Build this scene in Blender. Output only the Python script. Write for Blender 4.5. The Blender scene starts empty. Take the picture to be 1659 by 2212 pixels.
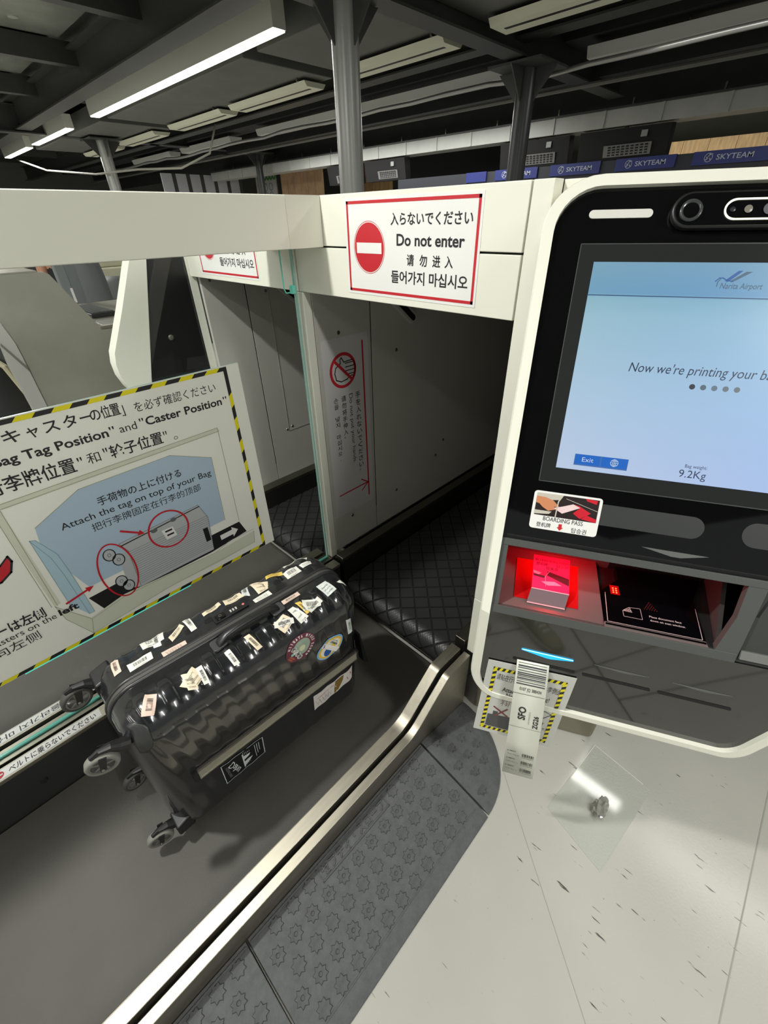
import bpy, bmesh, math, random
from mathutils import Vector, Matrix
random.seed(7)
C = bpy.context.scene.collection
PI = math.pi

# ---------------------------------------------------------------- camera
FPX, IW, IH = 925.0, 1659, 2212
cd = bpy.data.cameras.new('camera'); cam = bpy.data.objects.new('camera', cd); C.objects.link(cam)
cd.sensor_fit = 'HORIZONTAL'; cd.sensor_width = 36.0; cd.lens = 36.0 * FPX / IW
cd.clip_start = 0.02; cd.clip_end = 200
CAMZ = 1.6
rt = Vector((0.69674, -0.71711, -0.01742)); dn = Vector((-0.41561, -0.38377, -0.82461)); fw = Vector((0.58465, 0.58178, -0.56543))
cam.matrix_world = Matrix(((rt.x, -dn.x, -fw.x, 0), (rt.y, -dn.y, -fw.y, 0), (rt.z, -dn.z, -fw.z, CAMZ), (0, 0, 0, 1)))
bpy.context.scene.camera = cam

# ---------------------------------------------------------------- world, exposure
sc = bpy.context.scene
sc.view_settings.view_transform = 'Standard'; sc.view_settings.look = 'None'
sc.view_settings.gamma = 1; sc.view_settings.use_curve_mapping = False
sc.view_settings.exposure = -0.28
w = bpy.data.worlds.new('hall'); sc.world = w; w.use_nodes = True
w.node_tree.nodes['Background'].inputs[0].default_value = (0.93, 0.95, 0.91, 1)
w.node_tree.nodes['Background'].inputs[1].default_value = 0.34

# ---------------------------------------------------------------- area lamps of the hall and added fill
def area(name, loc, sx, sy, power, col=(1, 0.99, 0.95), rot=(0, 0, 0), shape='RECTANGLE'):
    l = bpy.data.lights.new(name, 'AREA'); l.shape = shape; l.size = sx
    if shape == 'RECTANGLE': l.size_y = sy
    l.energy = power; l.color = col
    o = bpy.data.objects.new(name, l); C.objects.link(o); o.location = loc; o.rotation_euler = rot
    return o
KEY = (-0.55, 1.28, 2.985)
area('downlight_lamp', KEY, 0.12, 0.12, 78, shape='DISK')
area('row_and_fill_lamp', (-1.35, 0.75, 2.97), 0.16, 2.2, 20)
area('row_and_fill_lamp', (-1.35, 3.9, 2.97), 0.16, 2.2, 60)
area('row_and_fill_lamp', (0.20, -2.6, 2.97), 0.16, 2.2, 130)  # added unseen lamp behind the viewer, brightens poster and beam face
area('row_and_fill_lamp', (2.72, 0.22, 2.97), 0.12, 1.05, 16)
area('row_and_fill_lamp', (2.66, -1.12, 2.97), 0.12, 1.15, 9)
area('row_and_fill_lamp', (3.35, 7.0, 2.96), 0.10, 4.9, 75)
area('hall_fill', (13.0, 5.0, 3.9), 4.0, 6.0, 200)  # added wide fill for the pale far ceiling, no fixture here
area('hall_fill', (5.6, 1.2, 2.9), 0.3, 2.0, 22)
area('hall_fill', (0.4, 9.0, 2.97), 0.3, 5.0, 330)  # added unseen fill, its floor bounce lightens the ceiling
area('hall_fill', (3.35, 15.0, 2.96), 0.2, 4.0, 240)  # extra area under the far tubes, added for floor bounce
area('hall_fill', (7.2, 7.5, 2.85), 0.2, 6.0, 150)  # added fill without a fixture, lifts the ceiling by bounce
area('hall_fill', (-4.5, 3.0, 3.2), 0.5, 5.0, 160)

# ---------------------------------------------------------------- materials
def lin(c):
    return tuple(((v / 255) / 12.92 if v / 255 <= 0.04045 else ((v / 255 + 0.055) / 1.055) ** 2.4) for v in c) + (1,)
MATS = {}
def mat(name, rgb, rough=0.5, metal=0.0, coat=0.0, emit=None, estr=1.0, bump=0.0, bscale=40.0, var=0.0, vscale=6.0, stretch=(1, 1, 1), spec=None, alpha=None, trans=0.0, ior=None, rvar=0.0):
    if name in MATS: return MATS[name]
    m = bpy.data.materials.new(name); m.use_nodes = True; nt = m.node_tree; N = nt.nodes; b = N['Principled BSDF']
    b.inputs['Base Color'].default_value = lin(rgb); b.inputs['Roughness'].default_value = rough; b.inputs['Metallic'].default_value = metal
    b.inputs['Coat Weight'].default_value = coat
    if coat: b.inputs['Coat Roughness'].default_value = 0.06
    if spec is not None: b.inputs['Specular IOR Level'].default_value = spec
    if trans: b.inputs['Transmission Weight'].default_value = trans
    if ior: b.inputs['IOR'].default_value = ior
    if emit: b.inputs['Emission Color'].default_value = lin(emit); b.inputs['Emission Strength'].default_value = estr
    if bump or var or rvar:
        tc = N.new('ShaderNodeTexCoord'); mp = N.new('ShaderNodeMapping'); mp.inputs['Scale'].default_value = stretch
        nt.links.new(tc.outputs['Object'], mp.inputs[0])
    if bump:
        n = N.new('ShaderNodeTexNoise'); n.inputs['Scale'].default_value = bscale; n.inputs['Detail'].default_value = 5
        bp = N.new('ShaderNodeBump'); bp.inputs['Strength'].default_value = bump; bp.inputs['Distance'].default_value = 0.002
        nt.links.new(mp.outputs[0], n.inputs['Vector']); nt.links.new(n.outputs[0], bp.inputs['Height']); nt.links.new(bp.outputs[0], b.inputs['Normal'])
    if var or rvar:
        n = N.new('ShaderNodeTexNoise'); n.inputs['Scale'].default_value = vscale; n.inputs['Detail'].default_value = 6; n.inputs['Roughness'].default_value = 0.6
        nt.links.new(mp.outputs[0], n.inputs['Vector'])
        if var:
            r = N.new('ShaderNodeValToRGB'); r.color_ramp.elements[0].position = 0.3; r.color_ramp.elements[1].position = 0.7
            c = lin(rgb); r.color_ramp.elements[0].color = tuple(max(0, v * (1 - var)) for v in c[:3]) + (1,); r.color_ramp.elements[1].color = tuple(min(1, v * (1 + var)) for v in c[:3]) + (1,)
            nt.links.new(n.outputs[0], r.inputs[0]); nt.links.new(r.outputs[0], b.inputs['Base Color'])
        if rvar:
            mr = N.new('ShaderNodeMapRange'); mr.inputs[3].default_value = max(0.02, rough - rvar); mr.inputs[4].default_value = rough + rvar
            nt.links.new(n.outputs[0], mr.inputs[0]); nt.links.new(mr.outputs[0], b.inputs['Roughness'])
    MATS[name] = m; return m

M_white = mat('white_enamel', (226, 226, 212), 0.38, bump=0.05, bscale=300)
M_wall = mat('grey_white_laminate', (186, 184, 176), 0.42, var=0.04, vscale=3)
M_steel = mat('brushed_steel', (168, 163, 148), 0.46, 1.0, bump=0.12, bscale=60, var=0.10, vscale=9, stretch=(0.6, 6, 6), rvar=0.08)
M_steel2 = mat('dull_steel', (132, 130, 118), 0.38, 1.0, var=0.12, vscale=5, rvar=0.1)
M_sheet = mat('scuffed_steel_sheet', (148, 147, 134), 0.42, 0.25, var=0.10, vscale=3.5, rvar=0.1)
M_belt = mat('belt_rubber', (70, 68, 62), 0.62, bump=0.25, bscale=220, var=0.14, vscale=3.2)
M_tread = mat('tread_rubber', (46, 47, 46), 0.42, bump=0.15, bscale=200)
M_black = mat('black_plastic', (22, 22, 23), 0.4)
M_blackm = mat('black_matte', (16, 16, 17), 0.8)
M_gloss = mat('black_gloss', (6, 6, 8), 0.04, spec=0.6)
M_gloss2 = mat('grey_gloss', (24, 25, 24), 0.05, ior=1.9)
M_dgrey = mat('dark_grey_plastic', (74, 76, 74), 0.45)
M_mat = mat('rubber_mat', (82, 84, 85), 0.72, bump=0.7, bscale=260, var=0.16, vscale=45)
M_star = mat('rubber_stud', (76, 78, 78), 0.7, bump=0.6, bscale=260, var=0.2, vscale=60)
M_teal = mat('teal_glass_edge', (120, 225, 205), 0.2, spec=0.6)
M_paper = mat('poster_paper', (232, 233, 222), 0.45, coat=0.25)
M_ink = mat('black_ink', (28, 28, 30), 0.5)
M_red = mat('sign_red', (188, 30, 42), 0.5)
M_yel = mat('tape_yellow', (226, 214, 20), 0.45)
M_plas = mat('sign_white', (228, 228, 224), 0.35)
M_ceil = mat('dark_ceiling', (96, 98, 93), 0.6, var=0.12, vscale=2)
M_beam = mat('dark_steel_beam', (66, 67, 65), 0.45, var=0.1, vscale=4)
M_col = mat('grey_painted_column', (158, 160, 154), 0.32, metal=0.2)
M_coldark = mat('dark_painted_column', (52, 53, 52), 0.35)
M_led = mat('led_tube', (255, 255, 255), 0.5, emit=(255, 255, 240), estr=6.0)
M_navy = mat('navy_panel', (40, 52, 122), 0.4)
M_wood = mat('wood_panel', (206, 172, 122), 0.5, var=0.25, vscale=3, stretch=(1, 6, 1))
M_hgrey = mat('duct_grey', (178, 180, 174), 0.5, var=0.08, vscale=3)

# ---------------------------------------------------------------- mesh helpers
class MB:
    def __init__(s): s.v = []; s.f = []
    def add(s, vs, fs):
        k = len(s.v); s.v += [tuple(v) for v in vs]; s.f += [tuple(i + k for i in f) for f in fs]; return s
    def box(s, a, b):
        x0, y0, z0 = a; x1, y1, z1 = b
        return s.add([(x0, y0, z0), (x1, y0, z0), (x1, y1, z0), (x0, y1, z0), (x0, y0, z1), (x1, y0, z1), (x1, y1, z1), (x0, y1, z1)],
                     [(0, 3, 2, 1), (4, 5, 6, 7), (0, 1, 5, 4), (1, 2, 6, 5), (2, 3, 7, 6), (3, 0, 4, 7)])
    def prism(s, pts, ext, cap=True):
        n = len(pts); e = Vector(ext); vs = [Vector(p) for p in pts]; vs += [p + e for p in vs]
        fs = [(i, (i + 1) % n, n + (i + 1) % n, n + i) for i in range(n)]
        if cap: fs += [tuple(range(n))[::-1], tuple(range(n, 2 * n))]
        return s.add(vs, fs)
    def tube(s, pts, r, n=10, cap=True):
        pts = [Vector(p) for p in pts]; rs = r if isinstance(r, (list, tuple)) else [r] * len(pts)
        vs = []; fs = []; up = None
        for i, p in enumerate(pts):
            d = (pts[min(i + 1, len(pts) - 1)] - pts[max(i - 1, 0)]).normalized()
            if up is None: up = Vector((0, 0, 1)) if abs(d.z) < 0.9 else Vector((1, 0, 0))
            a = d.cross(up).normalized(); b = a.cross(d).normalized(); up = b
            for k in range(n):
                t = 2 * PI * k / n; vs.append(p + a * math.cos(t) * rs[i] + b * math.sin(t) * rs[i])
        for i in range(len(pts) - 1):
            for k in range(n): fs.append((i * n + k, i * n + (k + 1) % n, (i + 1) * n + (k + 1) % n, (i + 1) * n + k))
        if cap: fs += [tuple(range(n))[::-1], tuple(range((len(pts) - 1) * n, len(pts) * n))]
        return s.add(vs, fs)
    def lathe(s, c, ax, prof, n=24):
        c = Vector(c); ax = Vector(ax).normalized(); u = ax.cross(Vector((0, 0, 1)))
        if u.length < 0.1: u = Vector((1, 0, 0))
        u.normalize(); v = ax.cross(u); vs = []; fs = []
        for (r, h) in prof:
            for k in range(n):
                t = 2 * PI * k / n; vs.append(c + ax * h + (u * math.cos(t) + v * math.sin(t)) * r)
        for i in range(len(prof) - 1):
            for k in range(n): fs.append((i * n + k, i * n + (k + 1) % n, (i + 1) * n + (k + 1) % n, (i + 1) * n + k))
        return s.add(vs, fs)
    def build(s, name, m, parent=None, smooth=False, bevel=0.0, seg=2, fix=True):
        me = bpy.data.meshes.new(name); me.from_pydata(s.v, [], s.f); me.materials.append(m)
        if fix:
            bm = bmesh.new(); bm.from_mesh(me); bmesh.ops.recalc_face_normals(bm, faces=bm.faces); bm.to_mesh(me); bm.free()
        if smooth: me.polygons.foreach_set('use_smooth', [True] * len(me.polygons))
        o = bpy.data.objects.new(name, me); C.objects.link(o)
        if parent: o.parent = parent
        if bevel:
            b = o.modifiers.new('bevel', 'BEVEL'); b.width = bevel; b.segments = seg; b.limit_method = 'ANGLE'
            if not smooth: me.polygons.foreach_set('use_smooth', [True] * len(me.polygons))
            b.harden_normals = True
        return o
def tag(o, label, cat, group=None, kind=None):
    if label: o['label'] = label
    if cat: o['category'] = cat
    if group: o['group'] = group
    if kind: o['kind'] = kind
    return o
def thing(name, label, cat, loc=(0, 0, 0), group=None):
    o = bpy.data.objects.new(name, None); C.objects.link(o); o.location = loc; o.empty_display_size = 0.1
    bpy.context.view_layer.update() if False else None
    return tag(o, label, cat, group)
def box(name, a, b, m, parent=None, bevel=0.0, smooth=False): return MB().box(a, b).build(name, m, parent, bevel=bevel)
def struct(o): o['kind'] = 'structure'; return o

# text outlines
_T = {}
def glyphs(s, bold=0.0, shear=0.0):
    k = (s, bold, shear)
    if k in _T: return _T[k]
    c = bpy.data.curves.new('t', 'FONT'); c.body = s; c.resolution_u = 3; c.offset = bold; c.shear = shear
    o = bpy.data.objects.new('t', c); C.objects.link(o); bpy.context.view_layer.update()
    m = o.to_mesh(); v = [(p.co.x, p.co.y) for p in m.vertices]; f = [tuple(p.vertices) for p in m.polygons]
    o.to_mesh_clear(); bpy.data.objects.remove(o); bpy.data.curves.remove(c)
    x0 = min(p[0] for p in v); x1 = max(p[0] for p in v); v = [((p[0] - x0) / (x1 - x0), p[1]) for p in v]
    _T[k] = (v, f); return _T[k]
class Surf:
    def __init__(s, O, ux, uy): s.O = Vector(O); s.u = Vector(ux).normalized(); s.w = Vector(uy).normalized(); s.n = s.u.cross(s.w)
    def P(s, a, b, d=0.0): return s.O + s.u * a + s.w * b + s.n * d
class Print:
    """flat print on a surface, one child object per colour"""
    def __init__(s, surf, parent, d=0.0006): s.S = surf; s.p = parent; s.d = d; s.g = {}
    def mb(s, name, m): return s.g.setdefault((name, m.name), (MB(), m))[0]
    def poly(s, name, m, pts, d=None):
        d = s.d if d is None else d
        s.mb(name, m).add([s.S.P(a, b, d) for a, b in pts], [tuple(range(len(pts)))])
    def rect(s, name, m, a0, b0, a1, b1, d=None): s.poly(name, m, [(a0, b0), (a1, b0), (a1, b1), (a0, b1)], d)
    def line(s, name, m, pts, wd, d=None, closed=False):
        if closed: pts = list(pts) + [pts[0]]
        for (a, b), (c, e) in zip(pts, pts[1:]):
            L = math.hypot(c - a, e - b)
            if L < 1e-6: continue
            nx, ny = -(e - b) / L * wd / 2, (c - a) / L * wd / 2; tx, ty = (c - a) / L * wd / 2, (e - b) / L * wd / 2
            s.poly(name, m, [(a + nx - tx, b + ny - ty), (a - nx - tx, b - ny - ty), (c - nx + tx, e - ny + ty), (c + nx + tx, e + ny + ty)], d)
    def ell(s, name, m, c, ra, rb, rin=0.0, n=36, d=None, rot=0.0):
        d = s.d if d is None else d; q = []
        for k in range(n):
            t = 2 * PI * k / n; q.append((math.cos(t), math.sin(t)))
        R = lambda x, y: (c[0] + x * math.cos(rot) - y * math.sin(rot), c[1] + x * math.sin(rot) + y * math.cos(rot))
        if rin <= 0: s.poly(name, m, [R(ra * x, rb * y) for x, y in q], d)
        else:
            ia, ib = ra - rin, rb - rin
            vs = [s.S.P(*R(ra * x, rb * y), d) for x, y in q] + [s.S.P(*R(ia * x, ib * y), d) for x, y in q]
            s.mb(name, m).add(vs, [(k, (k + 1) % n, n + (k + 1) % n, n + k) for k in range(n)])
    def text(s, name, m, string, p0, p1, h, d=None, bold=0.0, shear=0.0):
        d = s.d if d is None else d; v, f = glyphs(string, bold, shear)
        cjk = any(ord(ch) > 0x2000 and ord(ch) not in (0x2019, 0x201c, 0x201d) for ch in string); k = h / (0.86 if cjk else 0.72)
        ax, ay = p1[0] - p0[0], p1[1] - p0[1]; L = math.hypot(ax, ay); nx, ny = -ay / L, ax / L
        off = 0.08 if cjk else 0.0
        s.mb(name, m).add([s.S.P(p0[0] + ax * x + nx * (y + off) * k, p0[1] + ay * x + ny * (y + off) * k, d) for x, y in v], f)
    def build(s):
        r = []
        for (name, mn), (b, m) in s.g.items(): r.append(b.build(name, m, s.p, fix=False))
        return r
def hazard(pr, pts_out, wd, pitch, d):
    """black and yellow tape along a closed rectangle (a0,b0,a1,b1), band width wd"""
    a0, b0, a1, b1 = pts_out
    pr.rect('tape_base', M_ink, a0, b1 - wd, a1, b1, d); pr.rect('tape_base', M_ink, a0, b0, a1, b0 + wd, d)
    pr.rect('tape_base', M_ink, a0, b0 + wd, a0 + wd, b1 - wd, d); pr.rect('tape_base', M_ink, a1 - wd, b0 + wd, a1, b1 - wd, d)
    x = a0
    while x < a1 - pitch * 0.6:
        for bb in (b0, b1 - wd): pr.poly('tape_stripe', M_yel, [(x, bb), (x + pitch * 0.5, bb), (x + pitch * 0.5 + wd, bb + wd), (x + wd, bb + wd)], d + 0.0002)
        x += pitch
    y = b0 + wd
    while y < b1 - wd - pitch:
        for aa in (a0, a1 - wd): pr.poly('tape_stripe', M_yel, [(aa, y), (aa + wd, y + wd), (aa + wd, y + wd + pitch * 0.5), (aa, y + pitch * 0.5)], d + 0.0002)
        y += pitch

# ================================================================ FLOOR, HALL SHELL
def floor_material():
    m = bpy.data.materials.new('vinyl_floor'); m.use_nodes = True; nt = m.node_tree; N = nt.nodes; b = N['Principled BSDF']; L = nt.links.new
    tc = N.new('ShaderNodeTexCoord')
    n1 = N.new('ShaderNodeTexNoise'); n1.inputs['Scale'].default_value = 2.2; n1.inputs['Detail'].default_value = 4; L(tc.outputs['Object'], n1.inputs['Vector'])
    r1 = N.new('ShaderNodeValToRGB'); r1.color_ramp.elements[0].color = lin((164, 163, 155)); r1.color_ramp.elements[1].color = lin((183, 182, 173)); L(n1.outputs[0], r1.inputs[0])
    # dark scuffs: stretched noise in two directions
    mix = r1.outputs[0]
    for k, (rot, sc_, thr) in enumerate([(0.5, (90, 13, 1), 0.70), (1.9, (70, 12, 1), 0.705), (0.0, (120, 120, 28), 0.74)]):
        mp = N.new('ShaderNodeMapping'); mp.inputs['Rotation'].default_value = (0, 0, rot); mp.inputs['Scale'].default_value = sc_; mp.inputs['Location'].default_value = (k * 3.1, k, 0)
        L(tc.outputs['Object'], mp.inputs[0]); n = N.new('ShaderNodeTexNoise'); n.inputs['Scale'].default_value = 1.0; n.inputs['Detail'].default_value = 3; L(mp.outputs[0], n.inputs['Vector'])
        gt = N.new('ShaderNodeMapRange'); gt.inputs[1].default_value = thr; gt.inputs[2].default_value = thr + 0.03; L(n.outputs[0], gt.inputs[0])
        mx = N.new('ShaderNodeMix'); mx.data_type = 'RGBA'; mx.inputs[7].default_value = lin((86, 84, 78)); L(gt.outputs[0], mx.inputs[0]); L(mix, mx.inputs[6]); mix = mx.outputs[2]
    L(mix, b.inputs['Base Color'])
    n2 = N.new('ShaderNodeTexNoise'); n2.inputs['Scale'].default_value = 130; n2.inputs['Detail'].default_value = 2; L(tc.outputs['Object'], n2.inputs['Vector'])
    bp = N.new('ShaderNodeBump'); bp.inputs['Strength'].default_value = 0.16; bp.inputs['Distance'].default_value = 0.001; L(n2.outputs[0], bp.inputs['Height']); L(bp.outputs[0], b.inputs['Normal'])
    mr = N.new('ShaderNodeMapRange'); mr.inputs[3].default_value = 0.14; mr.inputs[4].default_value = 0.26; L(n1.outputs[0], mr.inputs[0]); L(mr.outputs[0], b.inputs['Roughness'])
    return m
M_floor = floor_material()
fl = struct(box('floor', (-8, -8, -0.1), (26, 26, 0), M_floor))
M_joint = mat('floor_joint', (150, 151, 140), 0.4)
pj_ = Print(Surf((0, 0, 0), (1, 0, 0), (0, 1, 0)), fl, 0.0008)
pj_.line('weld_seam', M_joint, [(-2, -0.452), (6, -0.44)], 0.003)
pj_.line('weld_seam', M_joint, [(0.1, -0.62), (0.9, 0.36)], 0.0012)
M_crack = mat('floor_joint_dark', (70, 70, 64), 0.5)
for l_ in ([(-2.0, -0.455), (0.62, -0.455)], [(0.22, -0.30), (0.10, -1.1)], [(0.36, -0.46), (0.32, -2.2)], [(-0.02, 0.17), (-0.06, -0.42)], [(-0.4, -1.6), (2.0, -1.6)]): pj_.line('dark_seam', M_crack, l_, 0.006)
for o in pj_.build(): pass
struct(box('wall_far', (25, -8, 0), (25.2, 26, 6), mat('hall_wall', (130, 132, 126), 0.7)))
struct(box('wall_left', (-8, 25, 0), (26, 25.2, 6), mat('hall_wall', (130, 132, 126), 0.7)))
cl = struct(box('ceiling', (-6.5, -6, 3.62), (8.6, 25, 3.7), M_ceil))
struct(box('trim_1', (8.6, -8, 4.0), (25, 26, 4.1), mat('pale_ceiling', (200, 204, 190), 0.6)))

# ================================================================ SAFETY SLOPE MATS
def zm(y): return 0.012 + (y - 0.185) / 0.29 * 0.058
def star_mesh(hole):
    n = 8; vs = []; ro, ri = 0.0208, 0.0148; h = 0.0035
    top = []
    for k in range(2 * n):
        t = PI * k / n + 0.2; r = ro if k % 2 == 0 else ri; vs.append((r * math.cos(t) * 1.03, r * math.sin(t) * 1.03, 0))
    for k in range(2 * n):
        t = PI * k / n + 0.2; r = (ro if k % 2 == 0 else ri) * 0.9; vs.append((r * math.cos(t), r * math.sin(t), h))
    m = 2 * n; fs = [(i, (i + 1) % m, m + (i + 1) % m, m + i) for i in range(m)]
    if hole:
        for k in range(m):
            t = PI * k / n + 0.2; vs.append((0.0055 * math.cos(t), 0.0055 * math.sin(t), h))
        for k in range(m):
            t = PI * k / n + 0.2; vs.append((0.0045 * math.cos(t), 0.0045 * math.sin(t), 0.0006))
        fs += [(m + i, m + (i + 1) % m, 2 * m + (i + 1) % m, 2 * m + i) for i in range(m)] + [(2 * m + i, 2 * m + (i + 1) % m, 3 * m + (i + 1) % m, 3 * m + i) for i in range(m)]
        fs.append(tuple(range(3 * m, 4 * m)))
    else: fs.append(tuple(range(m, 2 * m)))
    me = bpy.data.meshes.new('star_stud'); me.from_pydata(vs, [], fs); me.materials.append(M_star); return me
STAR = [star_mesh(False), star_mesh(True)]
slope = math.atan2(0.058, 0.29)
def stars(parent, x0, x1, ok=lambda x, y: True, off=0.0):
    rows = [(0.444, 0.009, 0), (0.395, -0.020, 1), (0.345, 0.007, 0), (0.295, -0.020, 1), (0.245, 0.006, 0)]
    for (y, xo, h) in rows:
        k0 = math.ceil((x0 + 0.024 - xo) / 0.0558)
        x = xo + k0 * 0.0558
        while x < x1 - 0.024:
            if ok(x, y):
                o = bpy.data.objects.new('star_stud', STAR[h]); C.objects.link(o); o.parent = parent
                o.location = (x, y, zm(y) - 0.0003); o.rotation_euler = (slope, 0, 0)
            x += 0.0558
def mat_body(x0, x1):
    ys = [0.185, 0.205, 0.228, 0.475]; zs = [0.004, 0.013, zm(0.228) - 0.003, zm(0.475)]
    b = MB(); pr = [(0.185, 0), (0.185, 0.004), (0.2, 0.012), (0.226, zm(0.226)), (0.231, zm(0.231)), (0.474, zm(0.474)), (0.474, 0)]
    b.prism([(x0, y, z) for y, z in pr], (x1 - x0, 0, 0)); return b
def rim(parent, x0, x1):
    b = MB(); S = Surf((0, 0.185, 0.012), (1, 0, 0), (0, 0.29, 0.058)); P = S.P
    def bar(a0, b0, a1, b1, h=0.0025):
        b.add([P(a0, b0, 0), P(a1, b0, 0), P(a1, b1, 0), P(a0, b1, 0), P(a0, b0, h), P(a1, b0, h), P(a1, b1, h), P(a0, b1, h)], [(4, 5, 6, 7), (0, 1, 5, 4), (1, 2, 6, 5), (2, 3, 7, 6), (3, 0, 4, 7)])
    bar(x0 + 0.004, 0.280, x1 - 0.004, 0.285, 0.0035); bar(x0 + 0.012, 0.040, x1 - 0.012, 0.043, 0.0015)
    return b.build('raised_rim', M_mat, parent)
sm = []
for i, (x0, x1, lb) in enumerate([(0.0 - 0.058, 0.632, 'long dark rubber slope mat with embossed lettering, below the steel rail'), (-0.70, -0.064, 'dark rubber slope mat at the bottom edge of the picture, nearest the viewer')]):
    t = thing('slope_mat', lb, 'mat', (0, 0, 0)); mat_body(x0, x1).build('mat_body', M_mat, t, bevel=0.002); rim(t, x0, x1); sm.append(t)
    if i == 0:
        stars(t, x0, x1, lambda x, y: not (y > 0.42 and 0.145 < x < 0.435))
        # embossed frame and lettering
        S = Surf((0, 0.185, 0.012), (1, 0, 0), (0, 0.29, 0.058)); P = S.P; b = MB()
        def bar(a0, b0, a1, b1, h=0.0035):
            b.add([P(a0, b0, 0), P(a1, b0, 0), P(a1, b1, 0), P(a0, b1, 0), P(a0, b0, h), P(a1, b0, h), P(a1, b1, h), P(a0, b1, h)], [(4, 5, 6, 7), (0, 1, 5, 4), (1, 2, 6, 5), (2, 3, 7, 6), (3, 0, 4, 7)])
        for q in [(0.152, 0.242, 0.422, 0.2455), (0.152, 0.277, 0.422, 0.2805), (0.152, 0.242, 0.1555, 0.2805), (0.4185, 0.242, 0.422, 0.2805)]: bar(*q)
        b.build('raised_frame', M_star, t)
        v, f = glyphs('セフティ・スロープ', 0.012); e = MB(); k = 0.030
        vs = [P(0.163 + x * 0.25, 0.2495 + (y + 0.05) * k, 0.0038) for x, y in v]; lo = [P(0.163 + x * 0.25, 0.2495 + (y + 0.05) * k, 0) for x, y in v]
        n = len(vs); fs = list(f)
        cnt = {}
        for fc in f:
            for a_, b_ in zip(fc, fc[1:] + fc[:1]): cnt[(a_, b_)] = 1
        for (a_, b_) in list(cnt):
            if (b_, a_) not in cnt: fs.append((b_, a_, n + a_, n + b_))
        e.add(vs + lo, fs); e.build('raised_lettering', M_star, t, fix=False)
    else: stars(t, x0, x1)
# rounded end piece
t = thing('slope_mat', 'quarter-round dark rubber end mat in the corner by the hanging bag tag', 'mat')
cx, cy, R1 = 0.638, 0.474, 0.287
def arcp(r, n=18): return [(cx + (r * math.sin(PI / 2 * k / n)) * 0.93, cy - r * math.cos(PI / 2 * k / n)) for k in range(n + 1)]
b = MB(); n = 18; rings = []
def zr(x, y):
    d = math.hypot((x - cx) / 0.93, y - cy); return max(0.004, 0.07 - d / 0.287 * 0.058)
V = [(cx, cy, 0.07)]; F = []
rr = [0.06, 0.12, 0.18, 0.245, 0.270, 0.287]
for r in rr:
    for (x, y) in arcp(r): V.append((x, y, zr(x, y) if r < 0.26 else (0.012 if r < 0.28 else 0.004)))
for (x, y) in arcp(0.287): V.append((x, y, 0))
for k in range(n): F.append((0, 1 + k, 2 + k))
for i in range(len(rr)):
    for k in range(n): a0 = 1 + i * (n + 1) + k; F.append((a0, a0 + n + 1, a0 + n + 2, a0 + 1))
V.append((cx, cy, 0)); z0 = len(V) - 1
F.append(tuple([z0] + [1 + len(rr) * (n + 1) + k for k in range(n + 1)]))
F.append(tuple([z0, 0] + [1 + i * (n + 1) for i in range(len(rr) + 1)])); F.append(tuple([z0, 0] + [1 + i * (n + 1) + n for i in range(len(rr) + 1)])[::-1])
b.add(V, F).build('mat_body', M_mat, t)
for (y, xo, h) in [(0.444, 0.009, 0), (0.395, -0.020, 1), (0.345, 0.007, 0), (0.295, -0.020, 1), (0.245, 0.006, 0)]:
    for k in range(11, 18):
        x = xo + 0.0558 * k
        if x < cx + 0.024: continue
        d = math.hypot((x - cx) / 0.93, y - cy)
        if d > 0.235: continue
        o = bpy.data.objects.new('star_stud', STAR[h]); C.objects.link(o); o.parent = t; o.location = (x, y, zr(x, y) - 0.0012)
        gx, gy = (x - cx) / max(d, .01), (y - cy) / max(d, .01); o.rotation_euler = (-(-gy) * 0.2 * -1 * -1, gx * 0.2, 0)

# ================================================================ OUR LANE: guard rails, belt
ZB = 0.112
def rail_profile(x0, zlow=0.16, zhigh=0.30, xe=0.902):
    pts = [(x0, zlow)]
    def bend(xa, za, d0, d1, r, n=6):
        t0, t1 = math.atan2(d0[1], d0[0]), math.atan2(d1[1], d1[0]); s_ = 1 if t1 > t0 else -1
        L = r * math.tan(abs(t1 - t0) / 2); sx, sz = xa - d0[0] * L, za - d0[1] * L; cxn, czn = sx - s_ * d0[1] * r, sz + s_ * d0[0] * r
        return [(cxn + s_ * r * math.sin(t0 + (t1 - t0) * k / n), czn - s_ * r * math.cos(t0 + (t1 - t0) * k / n)) for k in range(n + 1)]
    dd = Vector((0.775 - 0.605, zhigh - zlow)).normalized()
    pts += bend(0.605, zlow, (1, 0), (dd.x, dd.y), 0.10); pts += bend(0.775, zhigh, (dd.x, dd.y), (1, 0), 0.035); pts.append((xe, zhigh)); return pts
gr = thing('guard_rail', 'long stainless steel double guard rail stepping up beside the rubber mats', 'rail')
for nm, y0, y1, m in [('inner_rail', 0.517, 0.557, M_steel), ('outer_rail', 0.475, 0.502, M_steel), ('gap_filler', 0.502, 0.517, M_blackm)]:
    dz = 0.035 if nm == 'gap_filler' else 0; pr = rail_profile(-0.9)
    b = MB(); pts = [(x, y0, z - dz) for x, z in pr] + [(0.902 if not dz else 0.9, y0, 0.0), (-0.9, y0, 0.0)]
    b.prism(pts, (0, y1 - y0, 0)); b.build(nm, m, gr, bevel=0.0 if dz else 0.0022)
b = MB(); b.prism([(-0.9, 0.558, 0.06), (-0.9, 0.558, 0.135), (0.9, 0.558, 0.135), (0.9, 0.558, 0.06)], (0, 0.008, 0)); b.build('seal_strip', M_blackm, gr)
b = MB(); b.tube([(-0.9, 0.564, 0.136), (0.55, 0.564, 0.136)], 0.0025, 6); b.build('steel_lip', M_steel, gr)

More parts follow.
